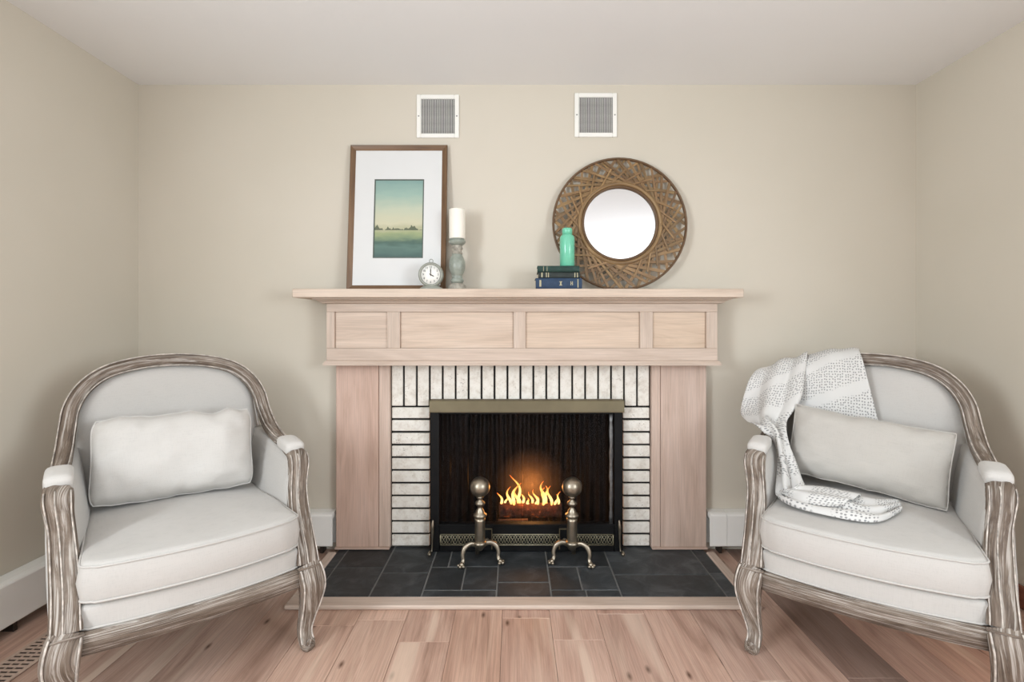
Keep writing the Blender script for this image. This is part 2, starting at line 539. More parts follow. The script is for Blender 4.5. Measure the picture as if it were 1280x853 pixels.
def sweep(name, path, sect, ref=(0, 0, 1), closed=False, twist=None):
    """path: (x,y,z,halfw,halfh). ref: vector (or function of point) giving the section's b axis."""
    P = [Vector(p[:3]) for p in path]
    n, k = len(P), len(sect)
    vs_, fs, uv = [], [], []
    u = 0.0
    for i in range(n):
        if closed:
            T = (P[(i + 1) % n] - P[i - 1]).normalized()
        else:
            T = (P[min(i + 1, n - 1)] - P[max(i - 1, 0)]).normalized()
        R = Vector(ref(P[i])) if callable(ref) else Vector(ref)
        A = T.cross(R)
        if A.length < 1e-5: A = T.orthogonal()
        A.normalize()
        B = A.cross(T).normalized()
        if i: u += (P[i] - P[i - 1]).length
        per = 0.0
        for j, (a, b) in enumerate(sect):
            vs_.append(P[i] + A * (a * path[i][3]) + B * (b * path[i][4]))
            uv.append((u, j / k * 4 * (path[i][3] + path[i][4])))
    for i in range(n if closed else n - 1):
        i2 = (i + 1) % n
        for j in range(k):
            j2 = (j + 1) % k
            fs.append((i * k + j, i * k + j2, i2 * k + j2, i2 * k + j))
    if not closed:
        fs.append(tuple(range(k - 1, -1, -1)))
        fs.append(tuple((n - 1) * k + j for j in range(k)))
    return mesh(name, vs_, fs, uv)
def tube(name, pts, r, ref=(0, 0, 1), closed=False, n=6, sect=None):
    pp = [tuple(p[:3]) + ((p[3], p[3]) if len(p) > 3 else (r, r)) for p in pts]
    if not closed: pp = catmull(pp, n)
    return sweep(name, pp, sect or ROUND, ref, closed)

def join_meshes(name, mes):
    bm = bmesh.new()
    for me in mes:
        bm.from_mesh(me)
    out = bpy.data.meshes.new(name)
    bm.to_mesh(out); bm.free()
    out.polygons.foreach_set('use_smooth', [True] * len(out.polygons))
    return out

# pixel of the photograph on a plane of given depth
def PX(px, y): return (px - VX) / FPX * y
def PZ(py, y): return EYE - (py - VY) / FPX * y

# ------------------------------------------------------------------ the room shell
def build_room():
    T = 0.12
    FB = (PX(533, 2.62), PX(783, 2.62), PZ(505, 2.62))       # firebox opening in the wall: x0, x1, top
    # floor: sub floor with separate boards
    fl = box('floor', (XL - T, YF - T, -0.06), (XR + T, YB + T, -0.018), M['subfloor'], None, 0)
    tag(fl, 'wide plank oak floor with pink, grey and brown boards', 'floor', kind='structure')
    pitch = 0.19
    tones = [(1.0, .985, .97), (0.98, 0.955, 0.93), (0.92, 0.95, 0.96), (1.05, 1.02, 1.0), (0.86, 0.83, 0.80), (1.0, 0.93, 0.88), (0.78, 0.75, 0.74), (0.97, 0.97, 0.96)]
    rnd = random.Random(21)
    k0 = int(math.floor((XL + 0.045) / pitch))
    x = -0.045 + k0 * pitch
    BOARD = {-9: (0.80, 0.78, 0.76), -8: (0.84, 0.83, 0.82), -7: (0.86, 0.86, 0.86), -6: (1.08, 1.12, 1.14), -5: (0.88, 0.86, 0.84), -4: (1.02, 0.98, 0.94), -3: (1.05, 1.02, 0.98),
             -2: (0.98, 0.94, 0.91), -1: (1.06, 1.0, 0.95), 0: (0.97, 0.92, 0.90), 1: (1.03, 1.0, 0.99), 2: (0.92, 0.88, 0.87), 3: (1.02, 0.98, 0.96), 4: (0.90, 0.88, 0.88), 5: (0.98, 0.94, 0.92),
             6: (0.56, 0.54, 0.54), 7: (1.0, 0.90, 0.86), 8: (1.02, 0.86, 0.78), 9: (1.0, 0.84, 0.75)}  # orange light at the far right is put into the last tones
    while x < XR:
        x0, x1 = max(x, XL), min(x + pitch, XR)
        col_i = round((x + 0.045) / pitch)
        y = YB - rnd.uniform(0.3, 1.3)
        hi = YB
        while hi > YF + 0.01:
            lo = max(y, YF)
            t = rnd.choice(tones)
            # boards the photograph lets one recognise
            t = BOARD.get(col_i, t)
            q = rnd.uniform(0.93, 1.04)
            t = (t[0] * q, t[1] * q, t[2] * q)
            g = 0.0006
            if x1 - x0 > 0.02 and hi - lo > 0.05:
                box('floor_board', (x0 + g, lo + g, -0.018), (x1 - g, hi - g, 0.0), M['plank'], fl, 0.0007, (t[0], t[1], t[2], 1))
            hi = lo
            y = lo - rnd.uniform(1.2, 2.2)
        x += pitch
    tag(box('ceiling', (XL - T, YF - T, ZC), (XR + T, YB + T, ZC + T), M['ceiling'], None, 0), 'smooth white painted ceiling', 'ceiling', kind='structure')
    # back wall, open for the firebox
    me = boxes_mesh('wall_back', [((XL - T, YB, 0), (FB[0], YB + T, ZC)), ((FB[1], YB, 0), (XR + T, YB + T, ZC)),
                                  ((FB[0], YB, FB[2]), (FB[1], YB + T, ZC))])
    tag(link('wall_back', me, M['wall']), 'beige painted wall behind the fireplace', 'wall', kind='structure')
    # left wall with a window beside the camera
    wy0, wy1, wz0, wz1 = -0.90, 0.30, 0.80, 2.20
    me = boxes_mesh('wall_left', [((XL - T, YF, 0), (XL, wy0, ZC)), ((XL - T, wy1, 0), (XL, YB, ZC)),
                                  ((XL - T, wy0, 0), (XL, wy1, wz0)), ((XL - T, wy0, wz1), (XL, wy1, ZC))])
    tag(link('wall_left', me, M['wall']), 'beige painted wall above the long white baseboard heater', 'wall', kind='structure')
    w = thing('window_1', (XL - 0.06, (wy0 + wy1) / 2, wz0), 'white framed window in the side wall beside the heater', 'window', kind='structure')
    def window(w, axis, c, a0, a1, z0, z1):
        def bb(nm, p, q, r0, r1, m, th=0.025):
            if axis == 'x': box(nm, (c - th, p, r0), (c + th, q, r1), m, w, 0.002)
            else: box(nm, (p, c - th, r0), (q, c + th, r1), m, w, 0.002)
        f = 0.05
        bb('window_frame', a0, a0 + f, z0, z1, M['white_paint']); bb('window_frame', a1 - f, a1, z0, z1, M['white_paint'])
        bb('window_frame', a0, a1, z0, z0 + f, M['white_paint']); bb('window_frame', a0, a1, z1 - f, z1, M['white_paint'])
        mid = (a0 + a1) / 2
        bb('mullion', mid - 0.02, mid + 0.02, z0, z1, M['white_paint'])
        bb('window_pane', a0 + f, mid - 0.02, z0 + f, z1 - f, M['glass'], 0.003)
        bb('window_pane', mid + 0.02, a1 - f, z0 + f, z1 - f, M['glass'], 0.003)
    window(w, 'x', XL - 0.06, wy0, wy1, wz0, wz1)
    ry0, ry1 = -1.25, 0.25
    me = boxes_mesh('wall_right', [((XR, YF - T, 0), (XR + T, ry0, ZC)), ((XR, ry1, 0), (XR + T, YB + T, ZC)),
                                   ((XR, ry0, 0), (XR + T, ry1, wz0)), ((XR, ry0, wz1), (XR + T, ry1, ZC))])
    tag(link('wall_right', me, M['wall']), 'beige painted wall with a reddish wooden baseboard', 'wall', kind='structure')
    w = thing('window_3', (XR + 0.06, (ry0 + ry1) / 2, wz0), 'white framed window above the reddish wooden baseboard', 'window', kind='structure')
    window(w, 'x', XR + 0.06, ry0, ry1, wz0, wz1)
    # wall behind the camera with a wide window
    wx0, wx1, vz0, vz1 = -1.2, 1.9, 0.55, 2.28
    me = boxes_mesh('wall_front', [((XL - T, YF - T, 0), (wx0, YF, ZC)), ((wx1, YF - T, 0), (XR, YF, ZC)),
                                   ((wx0, YF - T, 0), (wx1, YF, vz0)), ((wx0, YF - T, vz1), (wx1, YF, ZC))])
    tag(link('wall_front', me, M['wall']), 'beige painted wall with a wide window facing the fireplace', 'wall', kind='structure')
    w = thing('window_2', ((wx0 + wx1) / 2, YF - 0.06, vz0), 'wide white framed window facing the fireplace', 'window', kind='structure')
    window(w, 'y', YF - 0.06, wx0, wx1, vz0, vz1)
    b = box('baseboard_right', (XR - 0.014, YF, 0.001), (XR, YB - 0.085, 0.095), M['reddish_wood'], None, 0.003)
    tag(b, 'reddish brown wooden baseboard along the side wall', 'baseboard', kind='structure')
    return FB
FB = build_room()

# baseboard heaters
def heater(axis, a0, a1, label, cuts=()):
    """profile in (out from wall, z)."""
    prof = [(0.0, 0.04), (0.0, 0.209), (0.050, 0.208), (0.066, 0.203), (0.070, 0.196), (0.070, 0.047), (0.066, 0.042), (0.060, 0.042), (0.060, 0.180), (0.012, 0.185), (0.012, 0.04)]
    prof = [(p, z) for p, z in prof]
    if axis == 'y': base = (XL, (a0 + a1) / 2, 0)
    else: base = ((a0 + a1) / 2, YB, 0)
    t = thing('baseboard_heater', base, label, 'heater')
    def at(p, z, a):
        return (XL + 0.001 + p, a, z) if axis == 'y' else (a, YB - 0.001 - p, z)
    edges = [a0] + list(cuts) + [a1]
    for i in range(len(edges) - 1):
        p, q = edges[i] + 0.0008, edges[i + 1] - 0.0008
        n = len(prof)
        vs_ = [at(pp, z, p) for pp, z in prof] + [at(pp, z, q) for pp, z in prof]
        fs = [(j, (j + 1) % n, n + (j + 1) % n, n + j) for j in range(n)]
        fs += [tuple(range(n)), tuple(range(2 * n - 1, n - 1, -1))]
        me = mesh('cover', [Vector(v) - Vector(base) for v in vs_], fs, smooth=False)
        link('heater_cover', me, M['heater_white'], t, base)
    c0, c1 = at(0.040, 0.042, a0 + 0.02), at(0.040, 0.042, a1 - 0.02)
    me = tube('pipe', [tuple(Vector(c0) - Vector(base)), tuple((Vector(c0) + Vector(c1)) / 2 - Vector(base)), tuple(Vector(c1) - Vector(base))], 0.011)
    link('copper_pipe', me, M['dark_pipe'], t, base)
    # brackets down to the floor
    k = max(2, int((a1 - a0) / 0.5))
    for i in range(k):
        a = a0 + 0.06 + (a1 - a0 - 0.12) * i / (k - 1)
        p, q = at(0.002, 0.0005, a - 0.008), at(0.052, 0.05, a + 0.008)
        lo = [min(p[j], q[j]) for j in range(3)]; hi = [max(p[j], q[j]) for j in range(3)]
        box('bracket', lo, hi, M['dark_pipe'], t, 0.001)
    return t
XLEG0, XLEG1 = PX(420, YFACE), PX(885, YFACE)
heater('y', YF + 0.05, YB - 0.075, 'long white baseboard heater along the side wall by the floor register', (0.2, 1.45))
heater('x', XL + 0.075, XLEG0 - 0.012, 'white baseboard heater between the corner and the pinkish mantel leg')
heater('x', XLEG1 + 0.003, XR - 0.004, 'white baseboard heater with a visible cover seam behind the chair with the throw', (XLEG1 + 0.088,))

# floor register
def register():
    x0, x1, y0, y1 = -1.757, -1.637, 1.60, 1.93
    t = thing('floor_register', ((x0 + x1) / 2, (y0 + y1) / 2, 0), 'taupe slotted floor register beside the long baseboard heater', 'vent')
    z = 0.0008
    box('backing', (x0 + 0.008, y0 + 0.008, z), (x1 - 0.008, y1 - 0.008, 0.0025), M['register_dark'], t, 0)
    f = 0.014
    box('rim', (x0, y0, z), (x0 + f, y1, 0.006), M['register'], t, 0.0015); box('rim', (x1 - f, y0, z), (x1, y1, 0.006), M['register'], t, 0.0015)
    box('rim', (x0 + f, y0, z), (x1 - f, y0 + f, 0.006), M['register'], t, 0.0015); box('rim', (x0 + f, y1 - f, z), (x1 - f, y1, 0.006), M['register'], t, 0.0015)
    w = (x1 - x0 - 2 * f)
    for i in (1, 2):
        xx = x0 + f + w * i / 3
        box('divider', (xx - 0.002, y0 + f, z), (xx + 0.002, y1 - f, 0.0055), M['register'], t, 0)
    n = 15
    for i in range(1, n):
        yy = y0 + f + (y1 - y0 - 2 * f) * i / n
        box('slat', (x0 + f, yy - 0.0045, z), (x1 - f, yy + 0.0045, 0.005), M['register'], t, 0)
register()

# wall vents
def wall_vent(px0, px1, py0, py1, label):
    s = YB / FPX
    x0, x1, z1, z0 = PX(px0, YB), PX(px1, YB), PZ(py0, YB), PZ(py1, YB)
    t = thing('wall_vent', ((x0 + x1) / 2, YB, (z0 + z1) / 2), label, 'vent')
    f = 0.023
    y0, y1 = YB - 0.010, YB - 0.0005
    box('backing', (x0 + 0.01, YB - 0.003, z0 + 0.01), (x1 - 0.01, YB - 0.0006, z1 - 0.01), M['vent_dark'], t, 0)
    box('rim', (x0, y0, z0), (x0 + f, y1, z1), M['white_paint'], t, 0.003); box('rim', (x1 - f, y0, z0), (x1, y1, z1), M['white_paint'], t, 0.003)
    box('rim', (x0 + f, y0, z0), (x1 - f, y1, z0 + f), M['white_paint'], t, 0.003); box('rim', (x0 + f, y0, z1 - f), (x1 - f, y1, z1), M['white_paint'], t, 0.003)
    n = 19
    w = x1 - x0 - 2 * f
    for i in range(n):
        xx = x0 + f + w * (i + 0.5) / n
        box('louver', (xx - 0.0042, YB - 0.009, z0 + f), (xx + 0.0008, YB - 0.003, z1 - f), M['louver'], t, 0)
    sm = lathe('screw', [(0.004, 0), (0.0035, 0.0015), (0.001, 0.002)], 10)
    for xx in (x0 + f / 2, x1 - f / 2):
        link('screw', sm, M['screw'], t, (xx, y0 + 0.0002, (z0 + z1) / 2), (PI / 2, 0, 0))
wall_vent(521, 574, 119, 173, 'white square louvred vent on the wall above the framed landscape picture')
wall_vent(718, 771, 117, 172, 'white square louvred vent on the wall above the round woven mirror')

# ------------------------------------------------------------------ fireplace
YFRZ = 2.52                       # face of the mantel frieze
YSH = 2.43                        # front edge of the shelf
def mantelpiece():
    t = thing('mantelpiece', (PX(651, YFACE), YB, 0), 'whitewashed oak mantelpiece with panelled frieze around the brick fireplace', 'mantel')
    m = M['mantel']
    def F(name, px0, px1, py0, py1, yf, yb, col=(1, 1, 1), bev=0.002):
        return box(name, (PX(px0, yf), yf, PZ(py1, yf)), (PX(px1, yf), yb, PZ(py0, yf)), m, t, bev, (col[0], col[1], col[2], 1))
    yw = YB - 0.0005
    zs1, zs0 = PZ(361, YSH), PZ(372, YSH)
    box('mantel_shelf', (PX(365, YSH), YSH, zs0), (PX(930, YSH), yw, zs1), m, t, 0.003, (1.06, 1.02, 0.97, 1))
    # cove moulding under the shelf
    zb = PZ(380, YFRZ)
    x0, x1 = PX(408, YFRZ), PX(897, YFRZ)
    def mould(name, prof, xa, xb, side, col):
        """front run with mitred returns: prof (out, z) from frieze face"""
        ring = []
        for o_, z in prof:
            ring.append([(xa - o_, yw, z), (xa - o_, YFRZ - o_, z), (xb + o_, YFRZ - o_, z), (xb + o_, yw, z)])
        vs_, fs, uv = [], [], []
        n = len(prof)
        for r in ring:
            for k, p in enumerate(r):
                vs_.append(Vector(p)); uv.append((p[0] + p[1], p[2] * 2))
        for i in range(n):
            i2 = (i + 1) % n
            for k in range(3):
                fs.append((i * 4 + k, i * 4 + k + 1, i2 * 4 + k + 1, i2 * 4 + k))
        fs.append(tuple(i * 4 for i in range(n))); fs.append(tuple(i * 4 + 3 for i in range(n)))
        base = Vector(((xa + xb) / 2, YFRZ, prof[0][1]))
        me = mesh(name, [v - base for v in vs_], fs, uv, smooth=False)
        return link(name, me, m, t, base, None, col + (1,))
    mould('cove_moulding', [(-0.005, zs0 - 0.0005), (0.052, zs0 - 0.0005), (0.052, zs0 - 0.006), (0.040, zs0 - 0.010), (0.026, zs0 - 0.016), (0.018, zs0 - 0.024), (0.004, zs0 - 0.027), (-0.005, zs0 - 0.027)], x0, x1, 0, (0.93, 0.90, 0.87))
    # frieze: core, rails, stiles, panels
    zt = zs0 - 0.001
    zbot = PZ(457, YFRZ)
    core = box('frieze_core', (x0 + 0.004, YFRZ + 0.022, zbot + 0.004), (x1 - 0.004, yw, zt), m, t, 0, (0.97, 0.95, 0.93, 1))
    yb = YFRZ + 0.022
    box('frieze_rail', (x0, YFRZ, PZ(390, YFRZ)), (x1, yb, zt), m, t, 0.0015, (0.97, 0.93, 0.90, 1))
    box('frieze_rail', (x0, YFRZ, PZ(451, YFRZ)), (x1, yb, PZ(435.5, YFRZ)), m, t, 0.0015, (1.0, 0.96, 0.94, 1))
    st = [(408, 418), (484, 500), (642, 657), (800, 816), (883, 897)]
    for a, b in st:
        box('frieze_stile', (PX(a, YFRZ), YFRZ, PZ(435.5, YFRZ) + 0.0003), (PX(b, YFRZ), yb, PZ(390, YFRZ) - 0.0003), m, t, 0.0015, (0.98, 0.94, 0.91, 1))
    for i in range(4):
        a, b = st[i][1], st[i + 1][0]
        box('frieze_panel', (PX(a, YFRZ) + 0.001, YFRZ + 0.013, PZ(435.5, YFRZ) + 0.001), (PX(b, YFRZ) - 0.001, yb - 0.0005, PZ(390, YFRZ) - 0.001), m, t, 0, (1.06, 1.01 - 0.01 * i, 0.97 - 0.03 * i, 1))
    mould('frieze_base_moulding', [(0.0, PZ(451, YFRZ)), (0.006, PZ(451.5, YFRZ)), (0.012, PZ(454, YFRZ)), (0.014, PZ(455, YFRZ)), (0.014, zbot), (0.0, zbot), (-0.02, zbot), (-0.02, PZ(451, YFRZ))], x0, x1, 0, (0.98, 0.94, 0.92))
    # two legs, each a wide board with an inner strip and a plinth
    zl = zbot - 0.0005
    for a, b, c, d, tone, tone2 in ((420, 473, 473.5, 487, (1.06, 0.89, 0.85), (1.08, 0.99, 0.97)), (826, 883, 815, 825.5, (1.05, 0.95, 0.935), (1.08, 0.99, 0.975))):  # pink wood tones, brightened in colour against the shade under the frieze
        box('leg_board', (PX(a, YFACE), YFACE, 0.032), (PX(b, YFACE), yw, zl), m, t, 0.002, tone + (1,))
        box('leg_inner_strip', (PX(c, YFACE), YFACE + 0.002, 0.032), (PX(d, YFACE), yw, zl), m, t, 0.002, tone2 + (1,))
        p, q = min(a, c), max(b, d)
        box('plinth', (PX(p - (1.5 if p < 600 else 0), YFACE), YFACE - 0.008, 0.021), (PX(q + (1.5 if q > 600 else 0), YFACE), yw, 0.0315), m, t, 0.002, (0.98, 0.86, 0.83, 1))
    return zs1
ZSH = mantelpiece()

FBT, FBO = 0.017, 1
def brickwork():
    yb = 2.625                    # brick face
    t = thing('brick_surround', (PX(657, yb), YB, 0), 'whitewashed brick surround with black joints framing the firebox', 'fireplace')
    s = FPX / yb
    j = 0.0065
    x0, x1 = PX(487, YFACE) + 0.0012, PX(815, YFACE) - 0.0012
    xo0, xo1 = PX(537, yb), PX(779, yb)
    ztop, zsp = PZ(456, yb), PZ(508.5, yb)
    zs = PZ(499, yb)
    # mortar bed behind the bricks (real recessed joints)
    ym = yb + 0.012
    box('mortar_bed', (x0, ym, 0.0222), (xo0 - 0.003, YB - 0.001, zsp), M['mortar'], t, 0)
    box('mortar_bed', (xo1 + 0.003, ym, 0.0222), (x1, YB - 0.001, zsp), M['mortar'], t, 0)
    box('mortar_bed', (x0, ym, zsp), (x1, YB - 0.001, ztop + 0.002), M['mortar'], t, 0)
    rnd = random.Random(3)
    n = 20
    w = (x1 - x0) / n
    for i in range(n):
        a = x0 + i * w
        dy = rnd.uniform(-0.002, 0.002)
        z_lo = zsp + 0.004 if (i < 3 or i > 17) else zsp + 0.004
        box('brick', (a + j - 0.003, yb + dy, z_lo), (a + w - j, YB - 0.002, ztop - 0.004), M['brick'], t, 0.0025)
    nb = 11
    h = (zsp - 0.022) / nb
    for k in range(nb):
        z = 0.022 + k * h
        for a, b in ((x0, xo0), (xo1, x1)):
            dy = rnd.uniform(-0.002, 0.002)
            e = rnd.uniform(-0.004, 0.0)
            box('brick', (a + (0.004 if a == x0 else 0.0), yb + dy, z + 0.0055), (b - (0.0 if a == x0 else 0.002) + (e if a != x0 else 0), YB - 0.002, z + h - 0.0055 + rnd.uniform(-0.0008, 0.0008)), M['brick'], t, 0.0025)
    # firebox
    d = 0.50
    fx0, fx1, fz = FB[0] + 0.019, FB[1] - 0.019, FB[2] - 0.019
    yb2 = YB + d
    ins = 0.15
    vs_ = [(fx0, YB + 0.001, 0.02), (fx1, YB + 0.001, 0.02), (fx1 - ins, yb2, 0.02), (fx0 + ins, yb2, 0.02),
           (fx0, YB + 0.001, fz), (fx1, YB + 0.001, fz), (fx1 - ins, yb2, fz), (fx0 + ins, yb2, fz)]
    fs = [(0, 3, 2, 1), (4, 5, 6, 7), (0, 4, 7, 3), (1, 2, 6, 5), (2, 3, 7, 6)]
    base = Vector((0, YB, 0))
    me = mesh('firebox', [Vector(v) - base for v in vs_], fs, smooth=False, fix=False)
    o = link('firebox', me, M['soot'], t, base)
    md = o.modifiers.new('thick', 'SOLIDIFY'); md.thickness = FBT; md.offset = FBO
    tag(o, 'sooty black firebox')
brickwork()

def hearth():
    x0, x1 = -0.935, 1.012
    yf = 2.077
    t = thing('hearth', ((x0 + x1) / 2, 2.33, 0), 'dark slate tiled hearth with a pale wooden border', 'hearth')
    bw = 0.046
    sx0, sx1, sy0, sy1 = x0 + bw, x1 - bw, 2.153, YFACE + 0.05
    # grout bed
    box('grout_bed', (sx0, sy0, 0.0006), (sx1, sy1, 0.0145), M['grout'], t, 0)
    box('grout_bed', (PX(533, 2.62), sy1 - 0.0005, 0.0006), (PX(783, 2.62), YB, 0.0145), M['grout'], t, 0)
    # border
    for lo, hi in (((x0, yf, 0.0008), (x1, sy0 - 0.0005, 0.02)), ((x0, sy0, 0.0008), (sx0 - 0.0005, 2.576, 0.02)), ((sx1 + 0.0005, sy0, 0.0008), (x1, 2.576, 0.02))):
        box('hearth_border', lo, hi, M['mantel'], t, 0.006, (0.98, 0.93, 0.91, 1))
    g = 0.0035
    cols = [(sx0, -0.84, [2.41]), (-0.84, -0.61, [2.415]), (-0.61, -0.39, [2.36]), (-0.39, -0.073, 'a'), (-0.073, 0.16, [2.274]), (0.16, 0.457, 'b'), (0.457, 0.90, [2.342]), (0.90, sx1, [2.36])]
    rects = []
    for a, b, r in cols:
        if r == 'a':
            rects += [(a, -0.31, 2.415, sy1), (-0.31, b, 2.42, sy1), (a, -0.226, 2.207, 2.415), (-0.226, b, 2.207, 2.42), (a, b, sy0, 2.207)]
        elif r == 'b':
            rects += [(a, b, 2.42, sy1), (a, 0.298, 2.207, 2.42), (0.298, b, 2.207, 2.42), (a, 0.31, sy0, 2.207), (0.31, b, sy0, 2.207)]
        else:
            e = [sy0] + r + [sy1]
            rects += [(a, b, e[i], e[i + 1]) for i in range(len(e) - 1)]
    rnd = random.Random(5)
    for a, b, c, d in rects:
        v = rnd.uniform(0.7, 1.15)
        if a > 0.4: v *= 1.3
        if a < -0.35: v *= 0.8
        z = 0.0172 + rnd.uniform(-0.0008, 0.0010)
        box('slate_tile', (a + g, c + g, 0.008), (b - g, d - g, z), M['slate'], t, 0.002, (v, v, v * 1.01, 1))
hearth()

YSC = 2.575                       # fireplace screen front face
def screen():
    t = thing('fireplace_screen', (PX(658, YSC), YSC + 0.02, 0.019), 'black fireplace screen with brass hood and wire mesh curtains', 'fire screen')
    zb = 0.0195
    def F(name, px0, px1, py0, py1, y0, y1, m, bev=0.002):
        return box(name, (PX(px0, YSC), y0, PZ(py1, YSC)), (PX(px1, YSC), y1, PZ(py0, YSC)), m, t, bev)
    ya, yb = YSC, 2.622
    # hood: brass with sloping face
    x0, x1 = PX(537, YSC), PX(780, YSC)
    z1, z0 = PZ(500.5, YSC), PZ(515.5, YSC)
    pr = [(2.6235, z0), (YSC - 0.012, z0), (YSC - 0.012, z0 + 0.006), (YSC - 0.002, z1 - 0.004), (YSC + 0.002, z1), (2.6205, z1)]
    n = len(pr)
    base = Vector(((x0 + x1) / 2, YSC, z0))
    vs_ = [Vector((x0, y, z)) - base for y, z in pr] + [Vector((x1, y, z)) - base for y, z in pr]
    fs = [(i, (i + 1) % n, n + (i + 1) % n, n + i) for i in range(n)] + [tuple(range(n)), tuple(range(2 * n - 1, n - 1, -1))]
    o = link('hood', mesh('hood', vs_, fs, smooth=False), M['brass'], t, base); tag(o, 'aged brass hood')
    zpb = zb
    box('side_post', (PX(537.5, YSC), ya, zpb), (PX(549, YSC), yb, z0 - 0.0005), M['black_metal'], t, 0.002)
    box('side_post', (PX(768, YSC), ya, zpb), (PX(778.5, YSC), yb, z0 - 0.0005), M['black_metal'], t, 0.002)
    box('curtain_rod_rail', (PX(549, YSC), ya + 0.01, z0 - 0.012), (PX(768, YSC), yb, z0 - 0.0005), M['black_metal'], t, 0.002)
    # bottom rail
    box('bottom_rail', (PX(549, YSC), ya + 0.002, zpb), (PX(768, YSC), yb, PZ(656, YSC)), M['black_metal'], t, 0.003)
    box('bottom_lip', (PX(549, YSC), ya - 0.003, PZ(659, YSC)), (PX(768, YSC), ya + 0.0015, PZ(656, YSC)), M['black_metal'], t, 0.001)
    # pierced brass strip: frame and lattice of scrolls in one part
    a, b = PX(550, YSC), PX(767, YSC)
    zz1, zz0 = PZ(668, YSC), PZ(682, YSC)
    yo = ya + 0.0015
    mes = [boxes_mesh('f', [((a, yo - 0.004, zz0), (b, yo, zz0 + 0.004)), ((a, yo - 0.004, zz1 - 0.004), (b, yo, zz1)), ((a, yo - 0.004, zz0), (a + 0.004, yo, zz1)), ((b - 0.004, yo - 0.004, zz0), (b, yo, zz1))])]
    nn = 30
    wv = (b - a - 0.008) / nn
    hh = (zz1 - zz0) / 2 - 0.004
    for i in range(nn):
        cx = a + 0.004 + wv * (i + 0.5)
        cz = (zz0 + zz1) / 2
        pts = []
        for q in range(8):
            an = 2 * PI * q / 8
            pts.append((cx + wv * 0.46 * math.cos(an), yo - 0.002, cz + hh * 0.85 * math.sin(an), 0.0014, 0.0014))
        mes.append(sweep('r', pts, [(1, 0), (0, 1), (-1, 0), (0, -1)], (0, 1, 0), True))
        mes.append(sweep('d', [(cx - wv / 2, yo - 0.0025, cz - hh, 0.0013, 0.0013), (cx + wv / 2, yo - 0.0025, cz + hh, 0.0013, 0.0013)], [(1, 0), (0, 1), (-1, 0), (0, -1)], (0, 1, 0)))
        mes.append(sweep('d', [(cx - wv / 2, yo - 0.003, cz + hh, 0.0013, 0.0013), (cx + wv / 2, yo - 0.003, cz - hh, 0.0013, 0.0013)], [(1, 0), (0, 1), (-1, 0), (0, -1)], (0, 1, 0)))
    me = join_meshes('filigree', mes)
    me.transform(Matrix.Translation(-base))
    o = link('filigree_strip', me, M['filigree'], t, base); tag(o, 'pierced brass strip', kind='stuff')
    # latch plates with knobs
    knob = lathe('knob', [(0.006, 0), (0.005, 0.012), (0.012, 0.018), (0.014, 0.026), (0.010, 0.033), (0.002, 0.035)], 16)
    for px in (609, 705):
        x = PX(px, YSC)
        p = box('latch_plate', (x - 0.026, yo - 0.009, PZ(688, YSC)), (x + 0.026, yo - 0.0045, PZ(658, YSC)), M['black_metal'], t, 0.002)
        fr = [((x - 0.026, yo - 0.012, PZ(686, YSC)), (x - 0.021, yo - 0.0095, PZ(660, YSC))), ((x + 0.021, yo - 0.012, PZ(686, YSC)), (x + 0.026, yo - 0.0095, PZ(660, YSC))),
              ((x - 0.026, yo - 0.012, PZ(661.5, YSC)), (x + 0.026, yo - 0.0095, PZ(660, YSC)))]
        for lo, hi in fr:
            box('plate_rim', lo, hi, M['brass'], p, 0.0005)
        link('latch_knob', knob, M['antique'], p, (x, yo - 0.0095, PZ(673, YSC)), (PI / 2, 0, 0))
    # wire mesh curtains, two pleated halves
    zt, zl = z0 - 0.013, PZ(657, YSC) + 0.002
    for xa, xb, ph in ((PX(550, YSC), PX(653, YSC), 0.0), (PX(654, YSC), PX(762, YSC), 1.3)):
        nx, nz = 120, 10
        vs_, fs = [], []
        base2 = Vector(((xa + xb) / 2, 2.61, zl))
        for k in range(nz + 1):
            z = zl + (zt - zl) * k / nz
            for i in range(nx + 1):
                u = i / nx
                x = xa + (xb - xa) * u
                amp = 0.010 + 0.003 * noise.noise((u * 6 + ph, 0, 3))
                y = 2.606 + amp * math.sin(u * 2 * PI * 9 + ph + 1.6 * noise.noise((u * 5, ph, k * 0.15))) + 0.003 * noise.noise((u * 30, k * 0.3, ph))
                vs_.append(Vector((x, y, z)) - base2)
        for k in range(nz):
            for i in range(nx):
                q = k * (nx + 1) + i
                fs.append((q, q + 1, q + nx + 2, q + nx + 1))
        o = link('mesh_curtain', mesh('curtain', vs_, fs), M['mesh'], t, base2)
    # bunched curtain edge on the right, its glint put into a lighter wire colour
    vs_ = []
    pts = [(PX(764.5, YSC), 2.588 + 0.003 * math.sin(i * 1.1), zl + (zt - zl) * i / 14) for i in range(15)]
    base2 = Vector(pts[0])
    me = sweep('edge', [tuple(Vector(p) - base2) + (0.010 + 0.002 * math.sin(i * 2.3), 0.006) for i, p in enumerate(pts)], reeded(16, 2.5, 0.2, 6), (0, 1, 0))
    o = link('curtain_edge', me, plain('painted_glint_wire', S(112, 112, 112), 0.35, 0.8, 60, 0.3, 0.3, 300), t, base2)
